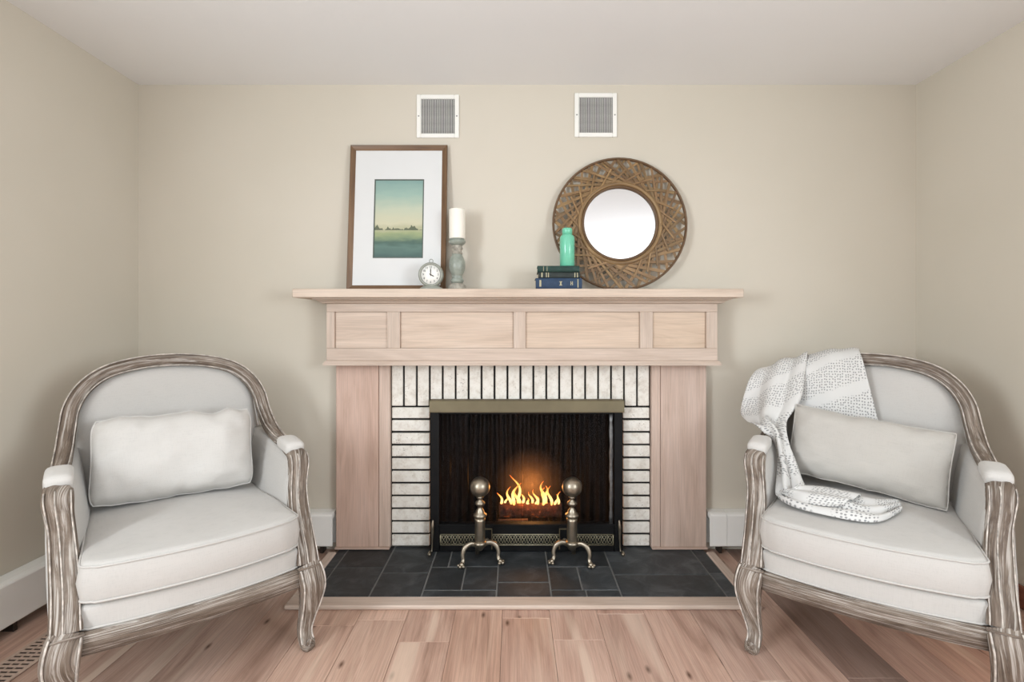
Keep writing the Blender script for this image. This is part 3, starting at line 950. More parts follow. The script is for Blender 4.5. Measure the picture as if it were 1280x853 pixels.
    # side feet: slim scrolled stands
    for sx, px in ((-1, 541.5), (1, 773.5)):
        x = PX(px, YSC)
        pts = [(x, ya - 0.008, PZ(650, YSC), 0.004), (x + sx * 0.002, ya - 0.010, PZ(658, YSC), 0.008), (x + sx * 0.003, ya - 0.008, PZ(672, YSC), 0.005), (x + sx * 0.006, ya - 0.012, PZ(688, YSC), 0.004),
               (x + sx * 0.010, ya - 0.035, 0.034, 0.006), (x + sx * 0.011, ya - 0.050, 0.0285, 0.009), (x + sx * 0.011, ya - 0.058, 0.0265, 0.006)]
        b2 = Vector((x, ya, 0.02))
        link('stand_foot', tube('foot', [tuple(Vector(p[:3]) - b2) + (p[3],) for p in pts], 0.004, (0, 1, 0)), M['antique'], t, b2)
screen()

def andiron(px, rz, label):
    y = 2.465
    z0 = 0.0185
    x = PX(px, y)
    t = thing('andiron', (x, y, z0), label, 'andiron', rz, 'pair of ball-topped andirons')
    m = M['antique']
    zc = PZ(609, y) - z0
    def lk(nm, me, **k): return link(nm, me, m, t)
    hub = 0.098
    # finial ball
    pr = []
    for i in range(15):
        a = -PI / 2 + PI * i / 14
        pr.append((max(0.0005, 0.048 * math.cos(a)), zc + 0.048 * math.sin(a)))
    lk('finial_ball', lathe('ball', pr, 32))
    zt = zc - 0.046
    lk('baluster', lathe('bal', [(0.014, zt + 0.004), (0.016, zt - 0.004), (0.011, zt - 0.012), (0.011, zt - 0.018), (0.022, zt - 0.026), (0.024, zt - 0.034), (0.018, zt - 0.042), (0.010, zt - 0.048),
                                 (0.012, zt - 0.056), (0.020, zt - 0.068), (0.022, zt - 0.078), (0.032, zt - 0.084), (0.033, zt - 0.092), (0.027, zt - 0.099), (0.024, zt - 0.103)][::-1], 28))
    lk('column', lathe('col', [(0.0225, hub + 0.0), (0.0245, hub + 0.01), (0.024, hub + 0.10), (0.0265, zt - 0.104)], 28))
    lk('hub', lathe('hub', [(0.002, hub - 0.045), (0.012, hub - 0.040), (0.022, hub - 0.025), (0.034, hub - 0.008), (0.034, hub), (0.024, hub + 0.006)], 28))
    for sx in (-1, 1):
        path = catmull([(0.012 * sx, 0.0, hub - 0.016, 0.013, 0.012), (0.045 * sx, -0.006, hub - 0.004, 0.012, 0.011), (0.074 * sx, -0.016, hub - 0.016, 0.012, 0.010), (0.086 * sx, -0.022, hub - 0.045, 0.010, 0.009),
                        (0.084 * sx, -0.026, 0.030, 0.009, 0.008), (0.090 * sx, -0.034, 0.014, 0.011, 0.010)], 6)
        lg = lk('leg', sweep('leg', path, reeded(16, 2.4, 0.05, 4), (0, 1, 0)))
        # claw foot: pad with three toes
        mes = []
        for q, (dx, dy) in enumerate(((0.0, 0.0), (0.010, -0.012), (-0.006, -0.014), (0.014, 0.002))):
            bm = bmesh.new()
            bmesh.ops.create_icosphere(bm, subdivisions=2, radius=0.0125 if q == 0 else 0.0085)
            me = bpy.data.meshes.new('toe'); bm.to_mesh(me); bm.free()
            me.transform(Matrix.Translation((0.092 * sx + dx * sx, -0.038 + dy, 0.0128 if q == 0 else 0.0088)))
            mes.append(me)
        f = link('claw_foot', join_meshes('claw', mes), m, lg)
        f.location = (0, 0, 0)
    # log bar running back with a rear leg, short because the screen stands behind
    lk('log_bar', sweep('bar', [(0, 0.01, hub - 0.02, 0.008, 0.010), (0, 0.085, hub - 0.02, 0.008, 0.010), (0, 0.092, 0.0, 0.008, 0.010)], reeded(12, 4, 0, 1), (1, 0, 0)))
andiron(600, math.radians(12), 'ball-topped brass andiron on curved claw feet in front of the fire screen')
andiron(715, math.radians(-12), 'ball-topped brass andiron on curved claw feet in front of the fire screen')

def fire():
    y = 2.84
    z0 = 0.0205
    x0, x1 = PX(624, y), PX(702, y)
    # grate
    g = thing('fire_grate', ((x0 + x1) / 2, y, z0), 'black iron grate under the burning log', 'grate')
    for i in range(5):
        xx = x0 - 0.02 + (x1 - x0 + 0.04) * i / 4
        me = tube('bar', [(xx, y - 0.13, z0 + 0.10), (xx, y - 0.11, z0 + 0.066), (xx, y, z0 + 0.066), (xx, y + 0.1, z0 + 0.066)], 0.007, (1, 0, 0), n=4)
        me.transform(Matrix.Translation(-ORG[g.name]))
        link('grate_bar', me, M['black_metal'], g, ORG[g.name])
    for yy in (y - 0.09, y + 0.08):
        me = tube('rail', [(x0 - 0.03, yy, z0 + 0.052), (x1 + 0.03, yy, z0 + 0.052)], 0.007, n=3)
        me.transform(Matrix.Translation(-ORG[g.name]))
        link('grate_rail', me, M['black_metal'], g, ORG[g.name])
        for xx in (x0 - 0.01, x1 + 0.01):
            box('grate_leg', (xx - 0.006, yy - 0.006, z0), (xx + 0.006, yy + 0.006, z0 + 0.05), M['black_metal'], g, 0.001)
    # log
    zl = z0 + 0.0735
    t = thing('burning_log', ((x0 + x1) / 2, y, zl), 'reddish brown smouldering log with small orange flames on the grate', 'log')
    o0 = ORG[t.name]
    hw = 0.038
    pts = [(x0 + (x1 - x0) * i / 8, y + 0.004 * math.sin(i * 2.1), zl + hw + 0.001, hw * (0.92 + 0.08 * math.sin(i * 1.7)), hw * 0.98) for i in range(9)]
    me = sweep('log', pts, reeded(20, 3.0, 0.05, 7), (0, 0, 1)); me.transform(Matrix.Translation(-o0))
    link('log', me, M['log'], t, o0)
    # flames
    rnd = random.Random(11)
    specs = [(px + rnd.uniform(-1.5, 1.5), hh * rnd.uniform(0.85, 1.15), rr) for px, hh, rr in
             [(627, .07, .007), (630, .045, .006), (639, .10, .008), (643, .125, .009), (647, .15, .008), (651, .09, .010), (655, .06, .007), (660, .05, .008), (664, .065, .007),
              (669, .05, .006), (673, .11, .007), (678, .12, .009), (682, .145, .010), (685, .11, .011), (689, .10, .008), (693, .06, .007), (697, .075, .006)]]
    for px, h, r in specs:
        x = PX(px, y)
        dy = rnd.uniform(-0.02, 0.012)
        lean = rnd.uniform(-0.25, 0.25)
        ph = rnd.uniform(0, 6)
        path, n = [], 16
        for i in range(n + 1):
            q = i / n
            rr = r * (math.sin(PI * min(1, q ** 0.62)) ** 0.9 * (1 - 0.35 * q) + 0.0) + 0.0008
            path.append((x + lean * h * q + 0.22 * h * q * math.sin(q * 5 + ph), y + dy + 0.1 * h * q * math.sin(q * 4 + ph * 2), zl + 2 * hw - 0.010 + h * q, rr, rr * 0.7))
        me = sweep('flame', path, ROUND, (0, 1, 0)); me.transform(Matrix.Translation(-o0))
        # u of the UV map -> 0..1 along the flame
        lay = me.uv_layers[0]
        for d in lay.data:
            d.uv[0] = d.uv[0] / (h * 1.05)
        link('flame', me, M['flame'], t, o0)
    # smoke above the flames, lit by the fire
    bm = bmesh.new()
    bmesh.ops.create_icosphere(bm, subdivisions=3, radius=1.0)
    me = bpy.data.meshes.new('smoke'); bm.to_mesh(me); bm.free()
    me.transform(Matrix.Translation((0, -0.03, 0.215)) @ Matrix.Diagonal((0.20, 0.13, 0.18, 1)))
    link('smoke', me, M['smoke'], t, o0)
    # split kindling in front
    k = thing('kindling', (PX(640, y - 0.09), y - 0.085, z0 + 0.074), 'pale split kindling stick lying before the burning log', 'firewood')
    me = sweep('stick', catmull([(-0.075, 0, 0.012, 0.010, 0.008), (0, -0.006, 0.014, 0.016, 0.011), (0.085, 0.004, 0.013, 0.012, 0.009)], 4), reeded(9, 2, 0.12, 3), (0, 0, 1))
    link('stick', me, M['charred'], k, ORG[k.name])
    d = bpy.data.lights.new('firelight', 'POINT')
    d.energy = 2.5; d.color = (1.0, 0.42, 0.12); d.shadow_soft_size = 0.05
    o = bpy.data.objects.new('firelight', d); COL.objects.link(o)
    o.location = ((x0 + x1) / 2, y - 0.06, zl + 0.20)
fire()

# ------------------------------------------------------------------ things on the mantel shelf
def picture():
    w, h, dp = 0.497, 0.755, 0.022
    # leaning: bottom on the shelf, top against the wall
    by = 2.555
    lean = math.asin((YB - dp - 0.004 - by) / h)
    xc = PX(496, 2.58)
    t = thing('framed_picture', (xc, by, ZSH + 0.0006), 'tall landscape picture with white mat in a brown frame leaning on the wall', 'picture')
    t.rotation_euler = (-lean, 0, 0)
    ORG[t.name] = Vector((0, 0, 0))
    f = 0.027
    fm = M['picture_frame']
    def P(nm, x0, x1, y0, y1, z0, z1, m, bev=0.002): return box(nm, (x0, y0, z0), (x1, y1, z1), m, t, bev)
    def bar(a, b, inner_a, inner_b):
        """mitred moulding bar from corner a to b (outer) with inner corners"""
        a, b, ia, ib = [Vector((p[0], 0, p[1])) for p in (a, b, inner_a, inner_b)]
        prof = [(0.0, dp), (0.0, 0.004), (0.12, 0.0), (0.45, 0.004), (0.75, 0.008), (1.0, 0.012), (1.0, dp)]
        vs_, uv = [], []
        for A, B_, k in ((a, ia, 0.0), (b, ib, (b - a).length)):
            for s, yy in prof:
                p = A.lerp(B_, s); p.y = yy
                vs_.append(p); uv.append((k, s * 0.03 + yy))
        n = len(prof)
        fs = [(i, (i + 1) % n, n + (i + 1) % n, n + i) for i in range(n)] + [tuple(range(n)), tuple(range(2 * n - 1, n - 1, -1))]
        link('frame_bar', mesh('bar', vs_, fs, uv, smooth=False), fm, t)
    W, H = w / 2, h
    O = [(-W, 0), (W, 0), (W, H), (-W, H)]
    I = [(-W + f, f), (W - f, f), (W - f, H - f), (-W + f, H - f)]
    for i in range(4):
        bar(O[i], O[(i + 1) % 4], I[i], I[(i + 1) % 4])
    # mat with window, fillet, print
    px0, px1, pz0, pz1 = -0.123, 0.131, 0.166, 0.577
    y0, y1 = 0.013, 0.016
    e = 0.0005
    me = boxes_mesh('mat', [((-W + f - 0.002, y0, f - 0.002), (px0, y1, H - f + 0.002)), ((px1, y0, f - 0.002), (W - f + 0.002, y1, H - f + 0.002)),
                            ((px0, y0, f - 0.002), (px1, y1, pz0)), ((px0, y0, pz1), (px1, y1, H - f + 0.002))])
    link('mat_board', me, M['mat_board'], t)
    q = 0.006
    for lo, hi in (((px0, 0.0145, pz0), (px0 + q, 0.0165, pz1)), ((px1 - q, 0.0145, pz0), (px1, 0.0165, pz1)), ((px0 + q, 0.0145, pz0), (px1 - q, 0.0165, pz0 + q)), ((px0 + q, 0.0145, pz1 - q), (px1 - q, 0.0165, pz1))):
        box('fillet', lo, hi, M['fillet'], t, 0.0003)
    box('landscape_print', (px0 + 0.001, 0.0168, pz0 + 0.001), (px1 - 0.001, 0.0185, pz1 - 0.001), M['print'], t, 0)
    box('backing_board', (-W + 0.01, 0.0188, 0.01), (W - 0.01, dp - 0.0002, H - 0.01), M['charred'], t, 0)
picture()

def candle():
    y = 2.53
    x = PX(571.5, y)
    t = thing('candle_holder', (x, y, ZSH + 0.0006), 'grey-green turned candle holder supporting the pillar candle', 'candle holder')
    hgt = PZ(299, y) - ZSH
    k = hgt / 0.247
    pr = [(0.046, 0), (0.047, 0.008), (0.043, 0.013), (0.044, 0.018), (0.039, 0.024), (0.029, 0.028), (0.028, 0.032)]
    pr_b = [(0.026, 0.032), (0.032, 0.040), (0.033, 0.048), (0.027, 0.054), (0.025, 0.058), (0.028, 0.062), (0.024, 0.066), (0.026, 0.070), (0.034, 0.085), (0.0395, 0.105), (0.0405, 0.122), (0.038, 0.140), (0.031, 0.158), (0.025, 0.168), (0.026, 0.172)]
    pr_c = [(0.025, 0.172), (0.027, 0.177), (0.023, 0.183), (0.022, 0.190), (0.027, 0.195), (0.028, 0.203), (0.024, 0.209), (0.026, 0.215)]
    pr_d = [(0.026, 0.215), (0.036, 0.222), (0.0425, 0.230), (0.0425, 0.236), (0.036, 0.238), (0.036, 0.247)]
    S_ = lambda p: [(r, z * k) for r, z in p]
    link('base', lathe('base', S_(pr), 32), M['celadon_wear'], t, ORG[t.name])
    link('bulb', lathe('bulb', S_(pr_b), 32), M['celadon'], t, ORG[t.name])
    link('neck', lathe('neck', S_(pr_c), 32), M['celadon_wear'], t, ORG[t.name])
    link('dish', lathe('dish', S_(pr_d), 32), M['celadon'], t, ORG[t.name])
    zc = ZSH + 0.0006 + hgt + 0.0004
    c = thing('pillar_candle', (x, y, zc), 'ivory pillar candle standing on the turned holder', 'candle')
    h = PZ(262, y) - zc
    link('wax', lathe('wax', [(0.038, 0), (0.0395, 0.003), (0.0395, h - 0.003), (0.0375, h), (0.030, h - 0.002), (0.004, h - 0.004)], 36), M['wax'], c, ORG[c.name])
    link('wick', tube('wick', [(0, 0, h - 0.004), (0.001, 0, h + 0.004), (0.003, 0, h + 0.009)], 0.0012, (0, 1, 0), n=3), M['wick'], c, ORG[c.name])
candle()

def text_mesh(s, size):
    cu = bpy.data.curves.new('numeral', 'FONT')
    cu.body = s; cu.size = size; cu.extrude = 0.0003
    cu.align_x = 'CENTER'; cu.align_y = 'CENTER'
    o = bpy.data.objects.new('tmp', cu); COL.objects.link(o)
    bpy.context.view_layer.update()
    dg = bpy.context.evaluated_depsgraph_get()
    me = bpy.data.meshes.new_from_object(o.evaluated_get(dg))
    bpy.data.objects.remove(o); bpy.data.curves.remove(cu)
    return me

def clock():
    y = 2.482
    x = PX(539, y)
    t = thing('alarm_clock', (x, y, ZSH + 0.0006), 'small round grey-green table clock with white dial before the picture', 'clock')
    o0 = ORG[t.name]
    zc = PZ(344, y) - ZSH
    R = 0.060
    # base: stepped oval plinth
    me = lathe('base', [(0.054, 0), (0.055, 0.004), (0.050, 0.008), (0.043, 0.011), (0.036, 0.018), (0.030, 0.026), (0.028, 0.030)], 32)
    me.transform(Matrix.Diagonal((1, 0.55, 1, 1)))
    link('clock_base', me, M['clock_case'], t, o0)
    body = lathe('case', [(0.046, 0.0), (0.054, 0.004), (R - 0.001, 0.012), (R, 0.024), (R, 0.036), (R - 0.003, 0.042), (R - 0.008, 0.045), (R - 0.012, 0.043), (R - 0.013, 0.038), (0.001, 0.038)], 48)
    # stand up: axis z -> -y
    body.transform(Matrix.Translation((0, 0.022, zc)) @ Matrix.Rotation(PI / 2, 4, 'X'))
    cs = link('clock_case', body, M['clock_case'], t, o0)
    fy = 0.022 - 0.0385
    dial = lathe('dial', [(R - 0.0135, 0), (R - 0.0135, 0.0008), (0.001, 0.0010)], 40)
    dial.transform(Matrix.Translation((0, fy + 0.0004, zc)) @ Matrix.Rotation(PI / 2, 4, 'X'))
    dl = link('dial', dial, M['clock_face'], t, o0)
    for n in range(1, 13):
        a = PI / 2 - n * PI / 6
        me = text_mesh(str(n), 0.0135)
        me.transform(Matrix.Translation((0.036 * math.cos(a), fy - 0.0010, zc + 0.036 * math.sin(a))) @ Matrix.Rotation(PI / 2, 4, 'X'))
        link('numeral', me, M['ink'], dl, o0)
    def hand(nm, a, ln, w, yy):
        d = Vector((math.cos(a), 0, math.sin(a))); s = Vector((-d.z, 0, d.x))
        c = Vector((0, yy, zc))
        p = [c - d * 0.007 - s * w * 0.6, c - d * 0.007 + s * w * 0.6, c + d * ln * 0.65 + s * w, c + d * ln, c + d * ln * 0.65 - s * w]
        th = Vector((0, -0.0006, 0))
        n = len(p)
        fs = [tuple(range(n)), tuple(range(2 * n - 1, n - 1, -1))] + [(i, (i + 1) % n, n + (i + 1) % n, n + i) for i in range(n)]
        link(nm, mesh(nm, p + [q + th for q in p], fs, smooth=False), M['ink'], dl, o0)
    hand('minute_hand', PI / 2, 0.034, 0.0022, fy - 0.0022)
    hand('hour_hand', PI / 2 - 4 * PI / 6, 0.021, 0.0024, fy - 0.0034)
    pin = lathe('pin', [(0.003, 0), (0.003, 0.003), (0.001, 0.0035)], 12)
    pin.transform(Matrix.Translation((0, fy - 0.0015, zc)) @ Matrix.Rotation(PI / 2, 4, 'X'))
    link('centre_pin', pin, M['ink'], dl, o0)
    ring = [(0.009 * math.cos(2 * PI * i / 14), 0.0, zc + R + 0.007 + 0.009 * math.sin(2 * PI * i / 14)) for i in range(14)]
    link('carry_loop', tube('loop', ring, 0.0018, (0, 1, 0), True), M['clock_case'], t, o0)
clock()

def book(px0, px1, z, h, yf, depth, cloth, label, rot, gilt, rough_top=False):
    x0, x1 = PX(px0, yf), PX(px1, yf)
    xc = (x0 + x1) / 2
    t = thing('book', (xc, yf + depth / 2, z), label, 'book', rot, 'books stacked under the teal bottle')
    W, D = (x1 - x0) / 2, depth / 2
    c = 0.0025
    box('page_block', (-W + 0.004, -D + 0.004, c + 0.0002), (W - 0.004, D - 0.004, h - c - 0.0002), M['page'], t, 0.001)
    box('cover', (-W, -D + 0.003, 0), (W, D, c), cloth, t, 0.0008)
    box('cover', (-W, -D + 0.003, h - c), (W, D, h), cloth, t, 0.0008)
    # rounded spine facing the room
    n, prof = 9, []
    for i in range(n):
        a = PI * i / (n - 1)
        prof.append((-D + 0.0035 - 0.007 * math.sin(a), h / 2 - (h / 2) * math.cos(a)))
    prof2 = [(yy + 0.003 if 0 < i < n - 1 else yy + 0.002, min(max(zz, c * 0.6), h - c * 0.6)) for i, (yy, zz) in enumerate(prof)]
    loop = prof + prof2[::-1]
    k = len(loop)
    vs_ = [(-W, a, b) for a, b in loop] + [(W, a, b) for a, b in loop]
    fs = [(i, (i + 1) % k, k + (i + 1) % k, k + i) for i in range(k)] + [tuple(range(k)), tuple(range(2 * k - 1, k - 1, -1))]
    sp = link('spine', mesh('spine', vs_, fs, smooth=False), cloth, t)
    for a, b, lo, hi in gilt:
        y = -D - 0.0042
        box('gilt_band', (a * W, y, lo * h), (b * W, y + 0.003, hi * h), M['gilt'], sp, 0)
    return z + h
zb = ZSH + 0.0006
zb = book(669.5, 727.5, zb, 0.0515, 2.448, 0.122, M['navy'], 'thick navy blue cloth book, lowest of the stack', 0.004, [(-0.84, -0.76, 0.2, 0.8), (0.02, 0.14, 0.30, 0.36), (0.05, 0.11, 0.36, 0.62), (0.02, 0.14, 0.62, 0.68), (0.50, 0.53, 0.32, 0.68), (0.57, 0.60, 0.32, 0.68), (0.50, 0.60, 0.48, 0.54), (0.80, 0.84, 0.1, 0.9)]) + 0.0004
zb = book(672.5, 725.0, zb, 0.0285, 2.453, 0.112, M['dark_cloth'], 'dark grey-green book with gilt bands, middle of the stack', 0.025, [(-0.86, -0.80, 0.12, 0.9), (-0.64, -0.60, 0.12, 0.9), (-0.54, -0.50, 0.12, 0.9), (0.72, 0.76, 0.12, 0.9), (0.84, 0.88, 0.12, 0.9)]) + 0.0004
zb = book(672.0, 724.5, zb, 0.0300, 2.452, 0.110, M['green_cloth'], 'dark green cloth book, topmost of the stack', -0.02, [(-0.55, -0.53, 0.1, 0.9), (-0.72, -0.70, 0.1, 0.9)]) + 0.0004
def bottle():
    y = 2.506
    t = thing('bottle', (PX(709, y), y, zb), 'glossy teal bottle standing on the stack of books', 'bottle')
    k = (PZ(285.5, y) - zb) / 0.187
    R = 0.036
    link('body', lathe('body', [(r, z * k) for r, z in [(0.033, 0), (R, 0.003), (R, 0.138), (R - 0.002, 0.146), (R - 0.008, 0.152), (0.027, 0.154), (0.0245, 0.156)]], 36), M['teal'], t, ORG[t.name])
    link('cap', lathe('cap', [(r, z * k) for r, z in [(0.0245, 0.1562), (0.0245, 0.170), (0.0250, 0.172), (0.0250, 0.178), (0.0235, 0.1855), (0.020, 0.187), (0.015, 0.184), (0.002, 0.184)]], 36), M['teal'], t, ORG[t.name])
bottle()

def mirror():
    R = 0.344
    by = 2.575
    lean = math.asin((YB - 0.028 - by) / (2 * R))
    t = thing('round_mirror', (PX(775.5, 2.59), by, ZSH + 0.001), 'round mirror with a wide woven bamboo frame leaning on the wall', 'mirror')
    t.rotation_euler = (-lean, 0, 0)
    ORG[t.name] = Vector((0, 0, 0))
    C = Vector((0, 0, R))
    def ring(nm, r, w, d, y, m, n=72):
        pts = [(r * math.cos(2 * PI * i / n), y, R + r * math.sin(2 * PI * i / n), w, d) for i in range(n)]
        return link(nm, sweep(nm, pts, reeded(10, 2.4, 0, 1), (0, 1, 0), True), m, t)
    ring('outer_hoop', R - 0.006, 0.006, 0.010, 0.008, M['rattan_ring'])
    ring('inner_hoop', 0.205, 0.010, 0.010, 0.002, M['rattan'])
    ring('inner_hoop', 0.189, 0.007, 0.008, 0.002, M['rattan_ring'])
    g = lathe('glass', [(0.184, 0), (0.184, 0.004), (0.1825, 0.005), (0.001, 0.005)], 64)
    g.transform(Matrix.Translation((0, 0.012, R)) @ Matrix.Rotation(PI / 2, 4, 'X'))
    g.polygons.foreach_set('use_smooth', [False] * len(g.polygons))
    link('mirror_glass', g, M['mirror'], t)
    bk = lathe('back', [(0.205, 0), (0.205, 0.004)], 48)
    bk.transform(Matrix.Translation((0, 0.0175, R)) @ Matrix.Rotation(PI / 2, 4, 'X'))
    link('back_board', bk, M['rattan_ring'], t)
    rnd = random.Random(9)
    def strip(a0, r0, a1, r1, w, y0, y1):
        p, q = Vector((r0 * math.cos(a0), y0, R + r0 * math.sin(a0))), Vector((r1 * math.cos(a1), y1, R + r1 * math.sin(a1)))
        d = q - p
        ln = d.length
        me = box_mesh(round(ln, 3), 0.003, round(w, 4), 0.0006, M['rattan'])
        o = link('bamboo_strip', me, M['rattan'], t, (p + q) / 2)
        X = d.normalized(); Y = Vector((0, 1, 0)); Z = X.cross(Y).normalized(); Y = Z.cross(X).normalized()
        o.rotation_euler = Matrix((X, Y, Z)).transposed().to_euler()
        v = rnd.uniform(0.62, 1.08)
        o.color = (v, v * rnd.uniform(0.94, 1.0), v * rnd.uniform(0.88, 1.0), 1)
    n = 34
    for i in range(n):
        a = 2 * PI * i / n + rnd.uniform(-0.03, 0.03)
        strip(a, 0.205, a + 0.86, R - 0.010, rnd.choice((0.012, 0.014, 0.016)), 0.001, 0.006)
        a = 2 * PI * (i + 0.5) / n + rnd.uniform(-0.03, 0.03)
        strip(a, 0.205, a - 0.86, R - 0.010, rnd.choice((0.012, 0.014, 0.016)), 0.006, 0.010)
    n = 22
    for i in range(n):
        a = 2 * PI * i / n + rnd.uniform(-0.06, 0.06)
        strip(a, 0.21, a + 0.40, R - 0.012, 0.013, 0.0095, 0.0125)
        a += 0.1
        strip(a, 0.205, a - 0.35, 0.285, 0.010, -0.003, 0.002)
mirror()

# ------------------------------------------------------------------ armchairs
def Yb(x, z):
    """face of the chair back: reclined and wrapped round the sitter"""
    return 0.645 + 0.155 * (z - 0.45) - 0.40 * x * x
REED = reeded(32, 3.0, 0.16, 8)
REED6 = reeded(28, 3.0, 0.13, 7, 0.6)

def slab(name, outline, z0, z1, r, crown=0.0, rings=6, wob=0.0):
    """puffed cushion from a plan outline (list of (x, y))"""
    n = len(outline)
    P = [Vector((p[0], p[1], 0)) for p in outline]
    cx = sum((p for p in P), Vector()) / n
    nor = []
    for i in range(n):
        T = (P[(i + 1) % n] - P[i - 1]).normalized()
        nv = Vector((T.y, -T.x, 0))
        if nv.dot(P[i] - cx) < 0: nv = -nv
        nor.append(nv)
    vs_, fs = [], []
    layers = []
    def layer(ins, z, scale=1.0):
        layers.append([(cx + (P[i] - nor[i] * ins - cx) * scale).xy.to_tuple() + (z,) for i in range(n)])
    layer(r, z0, 0.5); layer(r, z0)
    for k in range(1, 5):
        a = PI / 2 * k / 4
        layer(r * (1 - math.sin(a)), z0 + r * (1 - math.cos(a)))
    zm = (z0 + z1) / 2
    layer(-0.006 if crown else 0, zm)
    for k in range(0, 5):
        a = PI / 2 * k / 4
        layer(r * (1 - math.cos(a)), z1 - r + r * math.sin(a))
    for k in range(1, rings):
        s = 1 - k / rings
        layer(r, z1 + crown * (1 - s * s), s)
    for lay in layers:
        for p in lay:
            z = p[2]
            if wob and z > zm:
                z += wob * noise.noise((p[0] * 6, p[1] * 6, 1.0))
            vs_.append((p[0], p[1], z))
    for i in range(len(layers) - 1):
        for j in range(n):
            j2 = (j + 1) % n
            fs.append((i * n + j, i * n + j2, (i + 1) * n + j2, (i + 1) * n + j))
    fs.append(tuple(range(n - 1, -1, -1)))
    top = len(vs_)
    vs_.append((cx.x, cx.y, z1 + crown))
    k = (len(layers) - 1) * n
    for j in range(n):
        fs.append((k + j, k + (j + 1) % n, top))
    return mesh(name, vs_, fs)

def seat_outline(hw_f, hw_b, y_f, y_b, bow, rad=0.03, n=14):
    pts = []
    c = 6
    # front edge, left to right, bowed towards the sitter's legs
    for i in range(n + 1):
        x = -hw_f + rad + (2 * hw_f - 2 * rad) * i / n
        pts.append((x, y_f - bow * (1 - (x / hw_f) ** 2)))
    for i in range(1, c):
        a = -PI / 2 + PI / 2 * i / c
        pts.append((hw_f - rad + rad * math.cos(a), y_f + rad + rad * math.sin(a)))
    for i in range(n + 1):
        s = i / n
        pts.append((hw_f + (hw_b - hw_f) * s, y_f + rad + (y_b - y_f - 2 * rad) * s))
    for i in range(1, c):
        a = PI / 2 * i / c
        pts.append((hw_b - rad + rad * math.cos(a), y_b - rad + rad * math.sin(a)))
    for i in range(n + 1):
        pts.append((hw_b - rad - (2 * hw_b - 2 * rad) * i / n, y_b))
    for i in range(1, c):
        a = PI / 2 + PI / 2 * i / c
        pts.append((-hw_b + rad + rad * math.cos(a), y_b - rad + rad * math.sin(a)))
    for i in range(n + 1):
        s = 1 - i / n
        pts.append((-hw_f - (hw_b - hw_f) * s, y_f + rad + (y_b - y_f - 2 * rad) * s))
    for i in range(1, c):
        a = PI + PI / 2 * i / c
        pts.append((-hw_f + rad + rad * math.cos(a), y_f + rad + rad * math.sin(a)))
    return pts

def bead(path, ref, a, b, r):
    """thin raised moulding that follows a swept member at (a, b) of its section"""
    P = [Vector(p[:3]) for p in path]
    n = len(P)
    out = []
    for i in range(n):
        T = (P[min(i + 1, n - 1)] - P[max(i - 1, 0)]).normalized()
        R_ = Vector(ref(P[i])) if callable(ref) else Vector(ref)
        A = T.cross(R_).normalized()
        B = A.cross(T).normalized()
        q = P[i] + A * (a * path[i][3]) + B * (b * path[i][4])
        out.append((q.x, q.y, q.z, r, r))
    return sweep('bead', out, ROUND[::2], (0.3, 0.2, 1))

